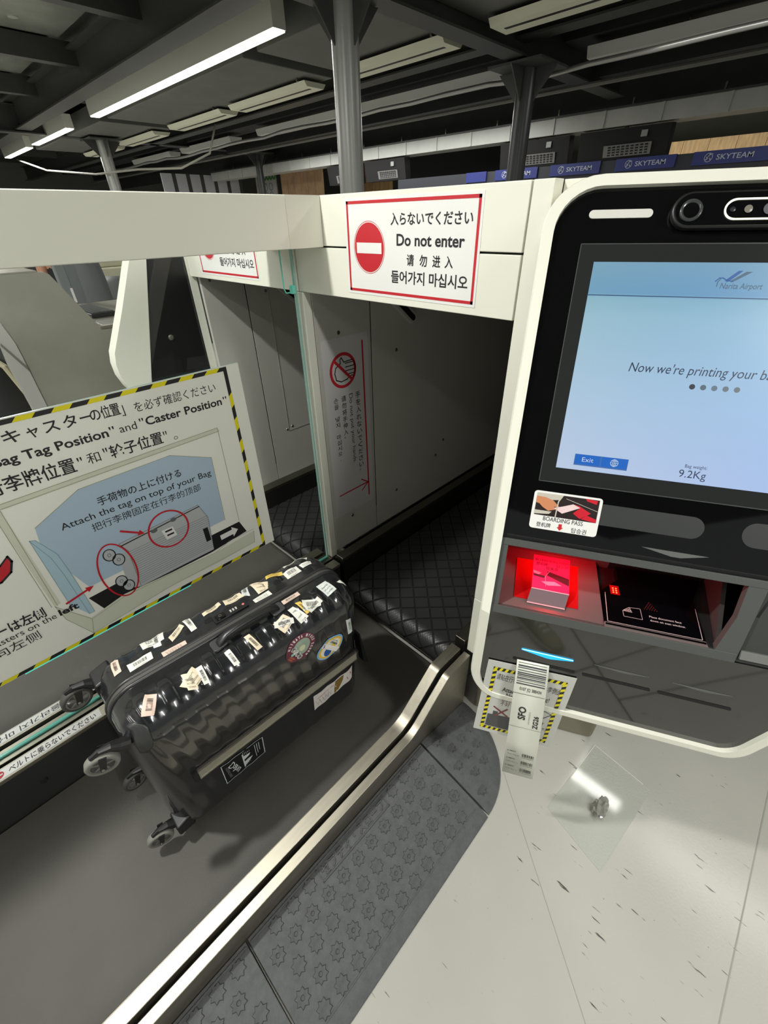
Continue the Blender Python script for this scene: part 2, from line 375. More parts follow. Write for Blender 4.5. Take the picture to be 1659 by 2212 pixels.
bt = thing('conveyor_belt', 'flat dark grey rubber conveyor belt carrying the suitcase', 'conveyor belt')
def belt(parent, y0, y1, x1=0.905):
    b = MB(); r = 0.03; pr = [(-0.9, ZB - 0.06), (-0.9, ZB)] + [(x1 - r + r * math.sin(PI * k / 8), ZB - r + r * math.cos(PI * k / 8)) for k in range(9)]
    b.prism([(x, y0, z) for x, z in pr], (0, y1 - y0, 0)); return b.build('belt_surface', M_belt, parent)
belt(bt, 0.568, 1.188)
box('belt_bed', (-0.9, 0.575, 0.0), (0.87, 1.18, 0.05), M_blackm, bt)

def tread(name, label, y0, y1):
    t = thing(name, label, 'conveyor belt'); xc, zc, r = 0.972, 0.132, 0.058; zt = zc + r; x1 = 2.9
    b = MB(); pr = [(xc + r * math.sin(a), zc + r * math.cos(a)) for a in [-PI * 1.0 * k / 12 for k in range(13)]]
    pr = [(x1, zt)] + pr + [(x1, zc - r)]
    b.prism([(x, y0, z) for x, z in pr], (0, y1 - y0, 0)); b.build('belt_core', M_blackm, t)
    def surf(a, y, d):   # a: distance back from the crown of the nose, negative wraps down
        if a >= 0: return (xc + a, y, zt + d)
        th = -a / r; return (xc - (r + d) * math.sin(th), y, zc + (r + d) * math.cos(th))
    pads = MB(); px, py, g = 0.088, 0.088, 0.006
    nx = 24
    for i in range(-5, nx * 2):
        for j in range(-1, int((y1 - y0) / py * 2) + 2):
            if (i + j) % 2: continue
            ca, cyy = i * px / 2, y0 + j * py / 2
            cor = [(ca - px / 2 + g, cyy), (ca, cyy - py / 2 + g), (ca + px / 2 - g, cyy), (ca, cyy + py / 2 - g)]
            K = 6 if ca < 0.05 else 1
            V = []; F = []
            for ii in range(K + 1):
                for jj in range(K + 1):
                    s_, t_ = ii / K, jj / K
                    a = (cor[0][0] * (1 - s_) + cor[1][0] * s_) * (1 - t_) + (cor[3][0] * (1 - s_) + cor[2][0] * s_) * t_
                    y = (cor[0][1] * (1 - s_) + cor[1][1] * s_) * (1 - t_) + (cor[3][1] * (1 - s_) + cor[2][1] * s_) * t_
                    y = min(max(y, y0 + 0.002), y1 - 0.002); edge = ii in (0, K) or jj in (0, K)
                    if a < -r * 2.6: a = -r * 2.6
                    V.append(surf(a, y, 0.0035))
            for ii in range(K):
                for jj in range(K): q = ii * (K + 1) + jj; F.append((q, q + 1, q + K + 2, q + K + 1))
            # skirts
            per = [ii * (K + 1) for ii in range(K + 1)] + [K * (K + 1) + jj for jj in range(1, K + 1)] + [ii * (K + 1) + K for ii in range(K - 1, -1, -1)] + [jj for jj in range(K - 1, 0, -1)]
            base = len(V)
            for p in per:
                x, y, z = V[p]; V.append((x + (0.003 if x < xc - r * 0.7 else 0), y, z - (0.004 if x > xc - r else 0)))
            for k in range(len(per)): F.append((per[k], per[(k + 1) % len(per)], base + (k + 1) % len(per), base + k))
            pads.add(V, F)
    o = pads.build('diamond_tread', M_tread, t); o['kind'] = 'stuff'
    return t
tread('tunnel_belt', 'black diamond-tread conveyor belt inside the dark tunnel behind the suitcase', 0.566, 1.186)
tread('tunnel_belt', 'black diamond-tread belt of the neighbouring lane, seen through the glass', 1.372, 1.99)

# far guard of our lane, divider, glass
dv = thing('lane_divider', 'low steel divider with two printed rails carrying the glass, left of the suitcase', 'divider')
box('inner_rail', (-0.9, 1.193, 0.285), (0.908, 1.238, 0.30), M_steel, dv, 0.0015)
box('centre_rail', (-0.9, 1.252, 0.24), (0.93, 1.302, 0.297), M_steel2, dv, 0.0015)
box('outer_rail', (-0.9, 1.316, 0.285), (0.908, 1.361, 0.30), M_steel, dv, 0.0015)
box('black_side', (-0.9, 1.195, 0.10), (0.905, 1.236, 0.285), mat('side_panel_black', (40, 41, 39), 0.5, var=0.1), dv)
box('black_side', (-0.9, 1.318, 0.10), (0.905, 1.359, 0.285), mat('side_panel_black', (40, 41, 39), 0.5), dv)
box('core', (-0.9, 1.236, 0.0), (0.905, 1.318, 0.238), M_blackm, dv)
bl = MB()
for (x, z) in [(-0.30, 0.20)]: bl.lathe((x, 1.195, z), (0, -1, 0), [(0.0, 0.006), (0.009, 0.006), (0.011, 0)], 16)
bl.build('bolt', M_blackm, dv)
s1 = thing('rail_sticker', 'white strip sticker with Japanese warning text on the near divider rail', 'sticker')
box('strip', (-0.9, 1.197, 0.3002), (-0.098, 1.2335, 0.3007), M_plas, s1)
pr = Print(Surf((0, 0, 0.3007), (1, 0, 0), (0, 1, 0)), s1, 0.0003)
pr.text('lettering', M_ink, 'ベルトに乗らないでください', (-0.343, 1.203), (-0.112, 1.203), 0.022, bold=0.015)
pr.line('border_line', M_ink, [(-0.9, 1.199), (-0.1, 1.199)], 0.0006); pr.line('border_line', M_ink, [(-0.9, 1.2315), (-0.1, 1.2315)], 0.0006)
pr.ell('pictogram', M_red, (-0.367, 1.215), 0.013, 0.013); pr.rect('pictogram_bar', M_plas, -0.377, 1.213, -0.357, 1.217, 0.0005); pr.build()
s2 = thing('rail_sticker', 'white strip sticker with upside-down Korean text on the far divider rail', 'sticker')
box('strip', (-0.9, 1.322, 0.3002), (-0.045, 1.357, 0.3007), M_plas, s2)
pr = Print(Surf((0, 0, 0.3007), (1, 0, 0), (0, 1, 0)), s2, 0.0003)
pr.text('lettering', M_ink, '벨트 위에 올라가지 마십시오', (-0.05, 1.350), (-0.42, 1.350), 0.021, bold=0.01)
pr.line('border_line', M_ink, [(-0.9, 1.3245), (-0.05, 1.3245)], 0.0006); pr.line('border_line', M_ink, [(-0.9, 1.355), (-0.05, 1.355)], 0.0006); pr.build()

# glass (clear architectural pane: fresnel mirror over clear, tinted)
def glass_mat():
    m = bpy.data.materials.new('clear_glass'); m.use_nodes = True; nt = m.node_tree; N = nt.nodes; N.remove(N['Principled BSDF'])
    tr = N.new('ShaderNodeBsdfTransparent'); tr.inputs[0].default_value = (0.955, 0.98, 0.97, 1); gl = N.new('ShaderNodeBsdfGlossy'); gl.inputs['Roughness'].default_value = 0.02
    fr = N.new('ShaderNodeFresnel'); fr.inputs[0].default_value = 1.45; mx = N.new('ShaderNodeMixShader')
    nt.links.new(fr.outputs[0], mx.inputs[0]); nt.links.new(tr.outputs[0], mx.inputs[1]); nt.links.new(gl.outputs[0], mx.inputs[2]); nt.links.new(mx.outputs[0], N['Material Output'].inputs[0]); return m
M_glass = glass_mat()
gp = thing('glass_screen', 'clear glass screen with teal edges standing on the lane divider', 'glass')
b = MB(); b.add([(-0.9, 1.277, 0.30), (0.902, 1.277, 0.30), (0.902, 1.277, 1.54), (-0.9, 1.277, 1.54)], [(0, 1, 2, 3)]); b.build('pane', M_glass, gp, fix=False)
box('teal_edge', (0.898, 1.272, 0.30), (0.904, 1.282, 1.54), mat('glass_edge_pale', (150, 190, 178), 0.15), gp)
box('teal_foot', (-0.9, 1.272, 0.298), (0.898, 1.282, 0.304), mat('glass_foot_teal', (104, 190, 172), 0.2), gp)
b = MB(); b.tube([(0.868, 1.29, 1.54), (0.868, 1.29, 1.42), (0.874, 1.29, 1.408), (0.892, 1.29, 1.408), (0.896, 1.29, 1.42)], 0.0022, 6); b.build('teal_clip', M_teal, gp)
box('teal_clip_block', (0.886, 1.270, 1.405), (0.898, 1.288, 1.43), M_teal, gp, 0.002)

# ================================================================ GANTRY: header panels, beam, posts, tunnel walls
hd = thing('header_panel', 'white header above the tunnel mouths carrying the do-not-enter signs', 'panel')
for y0, y1 in [(0.5035, 1.2745), (1.2795, 2.048)]:
    box('upper_panel', (0.915, y0, 1.5375), (0.955, y1, 1.655), M_white, hd, 0.002)
    box('lower_panel', (0.915, y0, 1.410), (0.955, y1, 1.5335), M_white, hd, 0.002)
box('backing', (0.925, 0.505, 1.415), (0.953, 2.046, 1.652), M_blackm, hd)
bm_ = thing('top_beam', 'long white box beam running left above the glass screen', 'beam')
box('beam_body', (-1.2, 1.132, 1.535), (0.9145, 1.42, 1.655), M_white, bm_, 0.0025)
box('beam_end_cap', (0.80, 1.1312, 1.5355), (0.9135, 1.134, 1.6545), mat('white_enamel_cap', (222, 221, 206), 0.36), bm_)

def tunnel_post(label, y0, y1, zb, seam=True):
    t = thing('tunnel_post', label, 'post')
    if seam:
        box('lower_cover', (0.915, y0, zb), (0.95, y1, 0.562), M_white, t, 0.0015); box('upper_cover', (0.915, y0, 0.566), (0.95, y1, 1.655), M_white, t, 0.0015)
    else: box('post_body', (0.912, y0, zb), (0.945, y1, 1.409), M_white, t, 0.003)
    return t
box('corner_filler', (0.951, 0.385, 1.50), (0.965, 0.4565, 1.654), M_white, tunnel_post('narrow white post between the dark tunnel mouth and the kiosk', 0.457, 0.4995, 0.30), 0.001)
box('bolt', (0.905, 0.449, 0.985), (0.92, 0.457, 1.005), M_steel, tunnel_post('slim white post at the glass edge, front of the signed wall', 1.256, 1.299, 0.298, False), 0.001)

def tunnel_wall(label, yf, yb, sy, panels, zb=0.322):
    t = thing('tunnel_wall', label, 'wall')
    for (x0, x1) in panels: box('wall_panel', (x0, min(yf, yb), zb), (x1, max(yf, yb), 1.60), M_wall, t, 0.001)
    x_ = panels[0][1]; box('dark_seam', (x_ - 0.0005, yf + 0.0015, zb + 0.12), (x_ + 0.0055, yf + 0.012, 1.6), M_blackm, t)
    return t
tw = tunnel_wall('grey-white side wall of the tunnel with the vertical no-hands sign', 1.2545, 1.275, -1, [(0.946, 1.2075), (1.2125, 2.9)])
b = MB()
for (x, z) in [(1.049, 1.266), (1.054, 0.468), (1.353, 1.15), (1.353, 0.47), (1.72, 0.62), (1.66, 0.55)]:
    b.lathe((x, 1.2545, z), (0, -1, 0), [(0, 0.002), (0.006, 0.002), (0.0075, 0)], 12)
b.build('screw', M_steel2, tw)
def flap(label, y, s):
    t = thing('sensor_cover', label, 'sensor'); u = Vector((0.12, 0, -0.095)).normalized(); n = Vector((u.z, 0, -u.x)) * -1
    S = Surf((1.33, y, 1.345), u, n); b = MB()
    def rr(L0, L1, w_, d0, d1):
        pts = []
        for (cx_, st) in ((L1 - w_, -PI / 2), (L0 + w_, PI / 2)):
            for k in range(7): a = st + PI * k / 6; pts.append((cx_ + w_ * math.cos(a), w_ * math.sin(a)))
        return pts
    P3 = lambda p, d: Vector(S.P(p[0], p[1])) + Vector((0, s * d, 0))
    pts = rr(-0.03, 0.155, 0.022, 0, 0); MB().prism([P3(p, 0) for p in pts], (0, s * 0.022, 0)).build('cover_body', M_wall, t, bevel=0.002)
    pts = rr(-0.02, 0.140, 0.011, 0, 0); MB().prism([P3(p, 0.022) for p in pts], (0, s * 0.0015, 0)).build('dark_window', M_gloss, t)
    return t
flap('pale pill-shaped sensor cover with black slot, high on the signed tunnel wall', 1.2535, -1)
box('wall_back', (1.0, 1.276, 0.3), (2.9, 1.30, 1.6), M_wall, None); tag(bpy.data.objects['wall_back'], 'hidden back side of the shared tunnel wall, facing the next lane', 'wall')
tn = tunnel_wall('grey side wall of the next lane tunnel, seen through the glass', 2.032, 2.05, -1, [(0.946, 1.150), (1.155, 2.9)], 0.30)
b = MB()
for (x, z) in [(0.987, 1.39), (1.26, 1.321), (1.262, 0.60), (1.30, 0.61)]: b.lathe((x, 2.032, z), (0, -1, 0), [(0, 0.002), (0.006, 0.002), (0.0075, 0)], 12)
b.build('screw', M_steel2, tn)
b = MB(); b.box((1.272, 2.030, 0.59), (1.275, 2.032, 1.336)); b.box((1.272, 2.030, 0.588), (1.42, 2.032, 0.591)); b.build('panel_line', mat('seam_grey', (150, 148, 140), 0.5), tn)
flap('pale pill-shaped sensor cover in the next lane, seen through the glass', 2.031, -1)
# inner rails and sills of tunnels
for (lb, y0, y1, ys) in [('steel sill along the foot of the signed tunnel wall', 1.193, 1.240, 1), ('steel sill along the foot of the next lane tunnel wall', 1.968, 2.03, 1), ('steel sill at the right foot of the tunnel beside the kiosk', 0.518, 0.560, -1)]:
    t = thing('tunnel_sill', lb, 'rail'); z1 = 0.318
    box('sill_top', (0.926, y0, z1 - 0.02), (2.9, y1, z1), M_steel2, t, 0.002); box('sill_side', (0.927, y0 + 0.0005, 0.05), (2.9, y1 - 0.0005, z1 - 0.021), mat('sill_dark', (70, 69, 64), 0.35, 0.8), t)
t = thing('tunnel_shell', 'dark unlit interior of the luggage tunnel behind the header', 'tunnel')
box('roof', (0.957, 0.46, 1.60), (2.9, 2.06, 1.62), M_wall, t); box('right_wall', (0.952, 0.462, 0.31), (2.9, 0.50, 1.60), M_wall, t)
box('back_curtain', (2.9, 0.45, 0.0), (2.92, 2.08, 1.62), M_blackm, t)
box('side_lining', (0.96, 0.505, 0.32), (2.9, 0.512, 1.6), M_wall, t)
t = thing('post_foot', 'small steel foot under the white post at the end of the divider', 'bracket')
box('foot_plate', (0.927, 1.242, 0.24), (1.0, 1.31, 0.296), M_steel2, t, 0.002)

# next lane
nb = thing('conveyor_belt', 'dark grey belt of the neighbouring lane behind the glass and poster', 'conveyor belt')
belt(nb, 1.366, 1.985); box('belt_bed', (-0.9, 1.37, 0), (0.87, 1.98, 0.05), M_blackm, nb)
ng = thing('guard_rail', 'far steel guard rail of the neighbouring lane, behind the poster', 'rail')
box('rail', (-0.9, 1.99, 0.0), (0.905, 2.04, 0.30), M_steel2, ng, 0.002)

# ================================================================ SIGNS
SH = Surf((0.915, 0, 0), (0, -1, 0), (0, 0, 1))
def enter_sign(label, y0, dz=0.0):
    """white sign with red border; y0 = world y of its left edge"""
    t = thing('warning_sign', label, 'sign', group=None)
    S = Surf((0.915, y0, dz), (0, -1, 0), (0, 0, 1)); P = S.P
    MB().prism([P(0, 1.4265, 0), P(0.430, 1.4265, 0), P(0.430, 1.644, 0), P(0, 1.644, 0)], S.n * 0.001).build('sign_plate', M_plas, t)
    pr = Print(S, t, 0.0014)
    for q in [(0.008, 1.433, 0.424, 1.4395), (0.008, 1.6315, 0.424, 1.638), (0.008, 1.433, 0.0145, 1.638), (0.4175, 1.433, 0.424, 1.638)]: pr.rect('red_border', M_red, *q)
    c = (0.089, 1.537); pr.ell('pictogram_ring', M_red, c, 0.0575, 0.0590, 0.0012); pr.ell('pictogram', M_red, c, 0.054, 0.0555); pr.rect('pictogram_bar', M_plas, c[0] - 0.046, 1.5245, c[0] + 0.046, 1.5485, 0.0018)
    a = lambda y: 1.033 - y
    pr.text('lettering', M_ink, '入らないでください', (a(0.866), 1.586), (a(0.626), 1.586), 0.0235, bold=0.018)
    pr.text('lettering', M_ink, 'Do not enter', (a(0.846), 1.5445), (a(0.643), 1.5445), 0.0245, bold=0.022)
    for ch, yy in zip('请勿进入', (0.812, 0.771, 0.731, 0.695)): pr.text('lettering', M_ink, ch, (a(yy), 1.5025), (a(yy - 0.0235), 1.5025), 0.0225, bold=0.018)
    pr.text('lettering', M_ink, '들어가지 마십시오', (a(0.865), 1.462), (a(0.627), 1.462), 0.0265, bold=0.018)
    pr.build(); return t
enter_sign('white do-not-enter sign with red border, on the header right of the beam', 1.033)
enter_sign('do-not-enter sign partly hidden behind the white beam, over the next lane', 1.929)

t = thing('hand_warning_sign', 'clear vertical no-hands sticker with red arrow on the tunnel wall', 'sign')
S = Surf((0, 1.2543, 0), (1, 0, 0), (0, 0, 1)); P = S.P
MB().prism([P(0.962, 0.496, 0), P(1.19, 0.496, 0), P(1.19, 1.25, 0), P(0.962, 1.25, 0)], S.n * 0.0006).build('sticker_film', mat('sign_film', (198, 197, 196), 0.4), t)
pr = Print(S, t, 0.0010)
pr.ell('pictogram', M_red, (1.058, 1.130), 0.066, 0.066, 0.0115)
hand = [(1.085, 1.15), (1.115, 1.148), (1.115, 1.138), (1.085, 1.138)]
pr.line('hand_outline', M_ink, [(1.108, 1.162), (1.063, 1.160), (1.052, 1.178), (1.046, 1.172), (1.046, 1.158), (1.022, 1.145), (1.016, 1.125), (1.022, 1.100), (1.045, 1.090), (1.075, 1.094), (1.088, 1.102), (1.103, 1.104)], 0.004)
for z0, xa in ((1.154, 1.114), (1.140, 1.118), (1.126, 1.116), (1.112, 1.110)):
    pr.line('hand_outline', M_ink, [(1.07, z0), (xa, z0)], 0.0035); pr.line('hand_outline', M_ink, [(xa, z0), (xa + 0.003, z0 - 0.007), (xa, z0 - 0.013)], 0.0035)
k = 0.060 * 0.7071; pr.line('slash', M_red, [(1.058 - k, 1.130 + k), (1.058 + k, 1.130 - k)], 0.0105, d=0.0014)
pr.line('red_line', M_red, [(1.1605, 1.219), (1.1635, 0.535)], 0.008)
pr.line('red_arrow', M_red, [(0.990, 0.601), (1.160, 0.602)], 0.006); pr.line('red_arrow', M_red, [(1.122, 0.630), (1.160, 0.602), (1.122, 0.574)], 0.006)
def column(chars, x, z0, z1, wd):
    n = len(chars); st = (z0 - z1) / n
    for i, ch in enumerate(chars):
        if ch == ' ': continue
        z = z0 - st * (i + 1) + st * 0.12
        if ch == '。': pr.ell('lettering', M_ink, (x + wd * 0.2, z + st * 0.6), st * 0.14, st * 0.14, st * 0.05, 12)
        elif ch == '.': pr.ell('lettering', M_ink, (x + wd * 0.5, z + st * 0.2), st * 0.07, st * 0.07, 0, 8)
        else: pr.text('lettering', M_ink, ch, (x, z), (x + wd, z), st * 0.78, bold=0.01)
column('手を入れないでください。', 1.112, 1.036, 0.66, 0.026)
column('请勿将手伸入。', 1.038, 1.036, 0.84, 0.024)
column('손을 넣지 마십시오.', 1.0, 1.036, 0.76, 0.022)
pr.text('lettering', M_ink, 'Do not put your hands.', (1.079, 1.034), (1.081, 0.728), 0.019)
pr.build()

# ---------------------------------------------------------------- poster on the glass
po = thing('instruction_poster', 'large bag-tag and caster instruction poster with black and yellow border on the glass', 'poster')
XL = -0.95
box('backing_board', (XL, 1.2615, 0.552), (0.645, 1.2665, 1.243), mat('acrylic_board', (196, 224, 214), 0.3), po)
box('acrylic_lower_edge', (-0.19, 1.2600, 0.5495), (0.30, 1.2667, 0.5540), mat('acrylic_edge_painted_glow', (120, 240, 225), 0.2, emit=(90, 235, 215), estr=0.35), po)  # light caught in the board edge is put into colour and emission
box('paper', (XL, 1.2600, 0.5535), (0.6445, 1.2613, 1.2425), M_paper, po)
S = Surf((0, 1.2600, 0), (1, 0, 0), (0, 0, 1)); pr = Print(S, po, 0.0005)
hazard(pr, (XL, 0.5545, 0.604, 1.2405), 0.0115, 0.078, 0.0005)
I = 'lettering'  # poster print positions taken from image pixels, projected onto the paper plane
pr.text(I, M_ink, 'グの位置」と', (-0.35, 1.190), (-0.02, 1.190), 0.034, bold=0.008)
for ch, xa, xb in [('キ', .033, .068), ('ャ', .080, .104), ('ス', .114, .147), ('タ', .156, .186), ('ー', .193, .217), ('の', .216, .240), ('位', .242, .264), ('置', .265, .287)]:
    pr.text(I, M_ink, ch, (xa, 1.184), (xb, 1.184), 0.030, bold=0.012)
pr.line(I, M_ink, [(0.293, 1.205), (0.2955, 1.205), (0.2955, 1.178), (0.289, 1.178)][1:3], 0.0025); pr.line(I, M_ink, [(0.289, 1.179), (0.2955, 1.179)], 0.0022)
pr.text(I, M_ink, 'を必ず確認ください', (0.322, 1.178), (0.556, 1.176), 0.026)
pr.text(I, M_ink, 'Bag Tag Position', (-0.009, 1.1395), (0.240, 1.136), 0.0235, bold=0.022)
pr.text(I, M_ink, '"', (0.245, 1.136), (0.257, 1.136), 0.024, bold=0.0)
pr.text(I, M_ink, 'and', (0.268, 1.1365), (0.312, 1.1355), 0.0225)
pr.text(I, M_ink, '"', (0.322, 1.136), (0.333, 1.136), 0.024)
pr.text(I, M_ink, 'Caster Position', (0.337, 1.1365), (0.565, 1.133), 0.0235, bold=0.022)
pr.text(I, M_ink, '"', (0.571, 1.133), (0.583, 1.133), 0.022)
pr.text(I, M_ink, '行李牌位置', (-0.047, 1.074), (0.141, 1.071), 0.038, bold=0.012)
pr.text(I, M_ink, '"', (0.149, 1.076), (0.160, 1.076), 0.03); pr.text(I, M_ink, '和', (0.170, 1.079), (0.201, 1.078), 0.028)
pr.text(I, M_ink, '"', (0.212, 1.076), (0.222, 1.076), 0.034); pr.text(I, M_ink, '轮子位置', (0.226, 1.075), (0.366, 1.073), 0.034, bold=0.012)
pr.text(I, M_ink, '"', (0.371, 1.074), (0.381, 1.074), 0.032); pr.ell(I, M_ink, (0.402, 1.077), 0.006, 0.005, 0.0015, 16)
# picture
G1 = mat('print_pale_green', (206, 210, 190), 0.5); G2 = mat('print_line_green', (150, 156, 124), 0.5); BLU = mat('print_blue', (170, 192, 208), 0.5); BL2 = mat('print_blue2', (168, 196, 208), 0.5)
pr.poly('picture_frame', G1, [(-0.04, 1.052), (0.531, 1.067), (0.537, 1.053), (-0.036, 1.038)], 0.0006)
pr.poly('picture_frame', G1, [(-0.056, 1.04), (-0.04, 1.04), (-0.036, 0.72), (-0.052, 0.717)], 0.0006)
for l in [[(-0.04, 1.052), (0.531, 1.067), (0.525, 0.712)], [(-0.04, 1.04), (0.530, 1.055)], [(-0.04, 1.04), (-0.045, 0.717)], [(-0.056, 1.045), (-0.058, 0.72)]]: pr.line('picture_line', G2, l, 0.0014, 0.0010)
pr.poly('picture_blue', BLU, [(0.001, 0.963), (0.123, 1.024), (0.370, 1.031), (0.488, 0.979), (0.477, 0.741), (0.041, 0.728), (-0.011, 0.89)], 0.0007)
pr.line('picture_line', G2, [(0.001, 0.963), (0.123, 1.024), (0.370, 1.031), (0.488, 0.979), (0.477, 0.741)], 0.0014, 0.0010)
pr.poly('picture_belt', M_ink, [(0.026, 0.693), (0.048, 0.631), (0.259, 0.640), (0.40, 0.640), (0.543, 0.655), (0.524, 0.708), (0.16, 0.700)], 0.0008)
pr.poly('picture_trough', G1, [(-0.051, 0.717), (0.008, 0.625), (0.110, 0.648), (0.259, 0.640), (0.413, 0.631), (0.570, 0.642), (0.563, 0.592), (0.413, 0.585), (0.23, 0.590), (-0.006, 0.568), (-0.045, 0.66)], 0.0009)
for l in [[(-0.051, 0.717), (0.008, 0.619), (0.110, 0.640), (0.259, 0.636), (0.413, 0.631), (0.470, 0.650), (0.570, 0.650)], [(-0.006, 0.568), (0.23, 0.590), (0.563, 0.592), (0.570, 0.642)], [(0.008, 0.619), (-0.006, 0.568)], [(-0.051, 0.717), (-0.045, 0.66), (-0.006, 0.568)]]: pr.line('picture_line', G2, l, 0.0014, 0.0012)
pr.poly('picture_door', BL2, [(-0.023, 0.935), (-0.012, 0.931), (0.014, 0.869), (0.019, 0.794), (0.023, 0.641), (0.009, 0.641), (-0.02, 0.70)], 0.0011)
pr.line('picture_line', mat('print_line_blue', (120, 150, 158), 0.5), [(-0.023, 0.935), (-0.012, 0.931), (0.014, 0.869), (0.019, 0.794), (0.023, 0.641), (0.009, 0.641), (0.004, 0.800), (-0.002, 0.865), (-0.023, 0.935), (-0.02, 0.70)], 0.0012, 0.0013)
GC = mat('print_case_grey', (178, 182, 182), 0.5); GL = mat('print_case_line', (96, 100, 102), 0.5)
pr.poly('picture_case', GC, [(0.154, 0.822), (0.403, 0.839), (0.423, 0.78), (0.411, 0.648), (0.161, 0.646), (0.169, 0.787)], 0.0013)
pr.poly('picture_case', GC, [(0.140, 0.79), (0.169, 0.787), (0.161, 0.646), (0.130, 0.660)], 0.0013)
for k in range(17):
    z = 0.660 + k * 0.0078; pr.line('picture_case_rib', GL, [(0.166, z - 0.002), (0.413 + 0.0006 * k, z + 0.002)], 0.0011, 0.0015)
pr.line('picture_case_edge', M_ink, [(0.154, 0.812), (0.405, 0.832)], 0.0035, 0.0016); pr.line('picture_case_edge', GL, [(0.154, 0.822), (0.403, 0.839), (0.423, 0.78), (0.411, 0.648), (0.161, 0.646), (0.169, 0.787), (0.154, 0.822)], 0.0012, 0.0016)
pr.rect('picture_case_handle', M_ink, 0.395, 0.69, 0.412, 0.745, 0.0017)
for c in [(0.12, 0.80), (0.137, 0.773), (0.119, 0.698), (0.132, 0.672)]:
    pr.ell('picture_wheel', GC, c, 0.016, 0.020, 0, 24, 0.0018); pr.ell('picture_wheel_rim', M_ink, c, 0.017, 0.021, 0.003, 24, 0.0019); pr.ell('picture_wheel_rim', GL, c, 0.005, 0.006, 0.0015, 14, 0.0019)
pr.poly('picture_tag', M_plas, [(0.274, 0.804), (0.309, 0.803), (0.314, 0.768), (0.280, 0.766)], 0.0019); pr.rect('picture_tag_bar', M_ink, 0.283, 0.792, 0.305, 0.798, 0.0021); pr.rect('picture_tag_bar', M_ink, 0.285, 0.777, 0.307, 0.783, 0.0021)
for c in [(0.255, 0.815), (0.318, 0.825)]: pr.ell('picture_handle_mount', GL, c, 0.010, 0.007, 0, 12, 0.0019)
pr.ell('red_circle', M_red, (0.297, 0.800), 0.063, 0.067, 0.0055, 48, 0.0022, rot=0.1); pr.ell('red_circle', M_red, (0.124, 0.737), 0.050, 0.101, 0.0048, 48, 0.0022, rot=0.0)
def arrow(p0, p1, w1, hw, hl, m, d):
    L = math.hypot(p1[0] - p0[0], p1[1] - p0[1]); tx, ty = (p1[0] - p0[0]) / L, (p1[1] - p0[1]) / L; nx, ny = -ty, tx; bx, by = p1[0] - tx * hl, p1[1] - ty * hl
    pr.poly('arrow', m, [(p0[0] + nx * w1, p0[1] + ny * w1), (p0[0] - nx * w1, p0[1] - ny * w1), (bx - nx * w1, by - ny * w1), (bx - nx * hw, by - ny * hw), p1, (bx + nx * hw, by + ny * hw), (bx + nx * w1, by + ny * w1)], d)
arrow((0.170, 0.861), (0.228, 0.821), 0.0032, 0.010, 0.018, M_red, 0.0023); arrow((-0.027, 0.710), (0.052, 0.727), 0.0032, 0.010, 0.020, M_red, 0.0023); arrow((0.445, 0.679), (0.513, 0.681), 0.010, 0.021, 0.022, M_plas, 0.0012)
pr.text(I, M_ink, '手荷物の上に付ける', (0.150, 0.958), (0.384, 0.955), 0.0245, 0.0012, bold=0.01)
pr.text(I, M_ink, 'Attach the tag on top of your Bag', (0.049, 0.929), (0.473, 0.922), 0.0205, 0.0012, bold=0.004)
pr.text(I, M_ink, '把行李牌固定在行李的顶部', (0.112, 0.890), (0.428, 0.884), 0.0235, 0.0012)
pr.text(I, M_ink, 'キャスターは左側', (-0.30, 0.706), (-0.076, 0.702), 0.032, 0.0026, bold=0.02)
pr.text(I, M_ink, 'Casters on the', (-0.218, 0.679), (-0.060, 0.681), 0.0195, 0.0026); pr.text(I, M_ink, 'left', (-0.052, 0.682), (-0.004, 0.680), 0.021, 0.0026, bold=0.03)
pr.text(I, M_ink, '轮子向左侧', (-0.29, 0.640), (-0.112, 0.642), 0.029, 0.0026)
pr.poly('red_mark', M_red, [(-0.077, 0.917), (-0.075, 0.900), (-0.088, 0.872), (-0.115, 0.855), (-0.15, 0.85), (-0.15, 0.905), (-0.10, 0.897)], 0.0009); pr.line('red_mark_outline', M_ink, [(-0.077, 0.917), (-0.075, 0.900), (-0.088, 0.872), (-0.115, 0.855), (-0.15, 0.85)], 0.005, 0.0011); pr.line('red_mark_outline', M_ink, [(-0.15, 0.905), (-0.10, 0.899), (-0.077, 0.917)], 0.004, 0.0011)
pr.build()

# ================================================================ KIOSK
ang = math.radians(-26.6); th = math.radians(25)
KR = Vector((-math.sin(ang), -math.cos(ang), 0)); KG = Vector((math.cos(ang), -math.sin(ang), 0))
KD = -(Vector((0, 0, 1)) * math.cos(th) + KG * math.sin(th)); KA = Vector((0.905, 0.453, 1.655))
KS = Surf(KA, KR, -KD); KN = KS.n      # (s, -t)
TB = 0.8205      # below this line the kiosk face stands upright
def KP(s, t, d=0.0):
    if t <= TB: return KS.P(s, -t, d)
    q = t - TB; z = KA.z - 0.7436 - (1.34 * q + 0.93 * q * q + 0.55 * q ** 3); k = 1 + 0.64 * q + 0.45 * q * q; G0 = (KS.P(0, -TB) - KA).dot(KG)  # fitted curves stand in for scaling points about the camera onto the upright plane
    p = KA + KR * (s * k) + KG * (G0 - d); return Vector((p.x, p.y, z))
kk = thing('bag_drop_kiosk', 'white-framed self bag drop kiosk with black glass face and lit screen', 'kiosk')
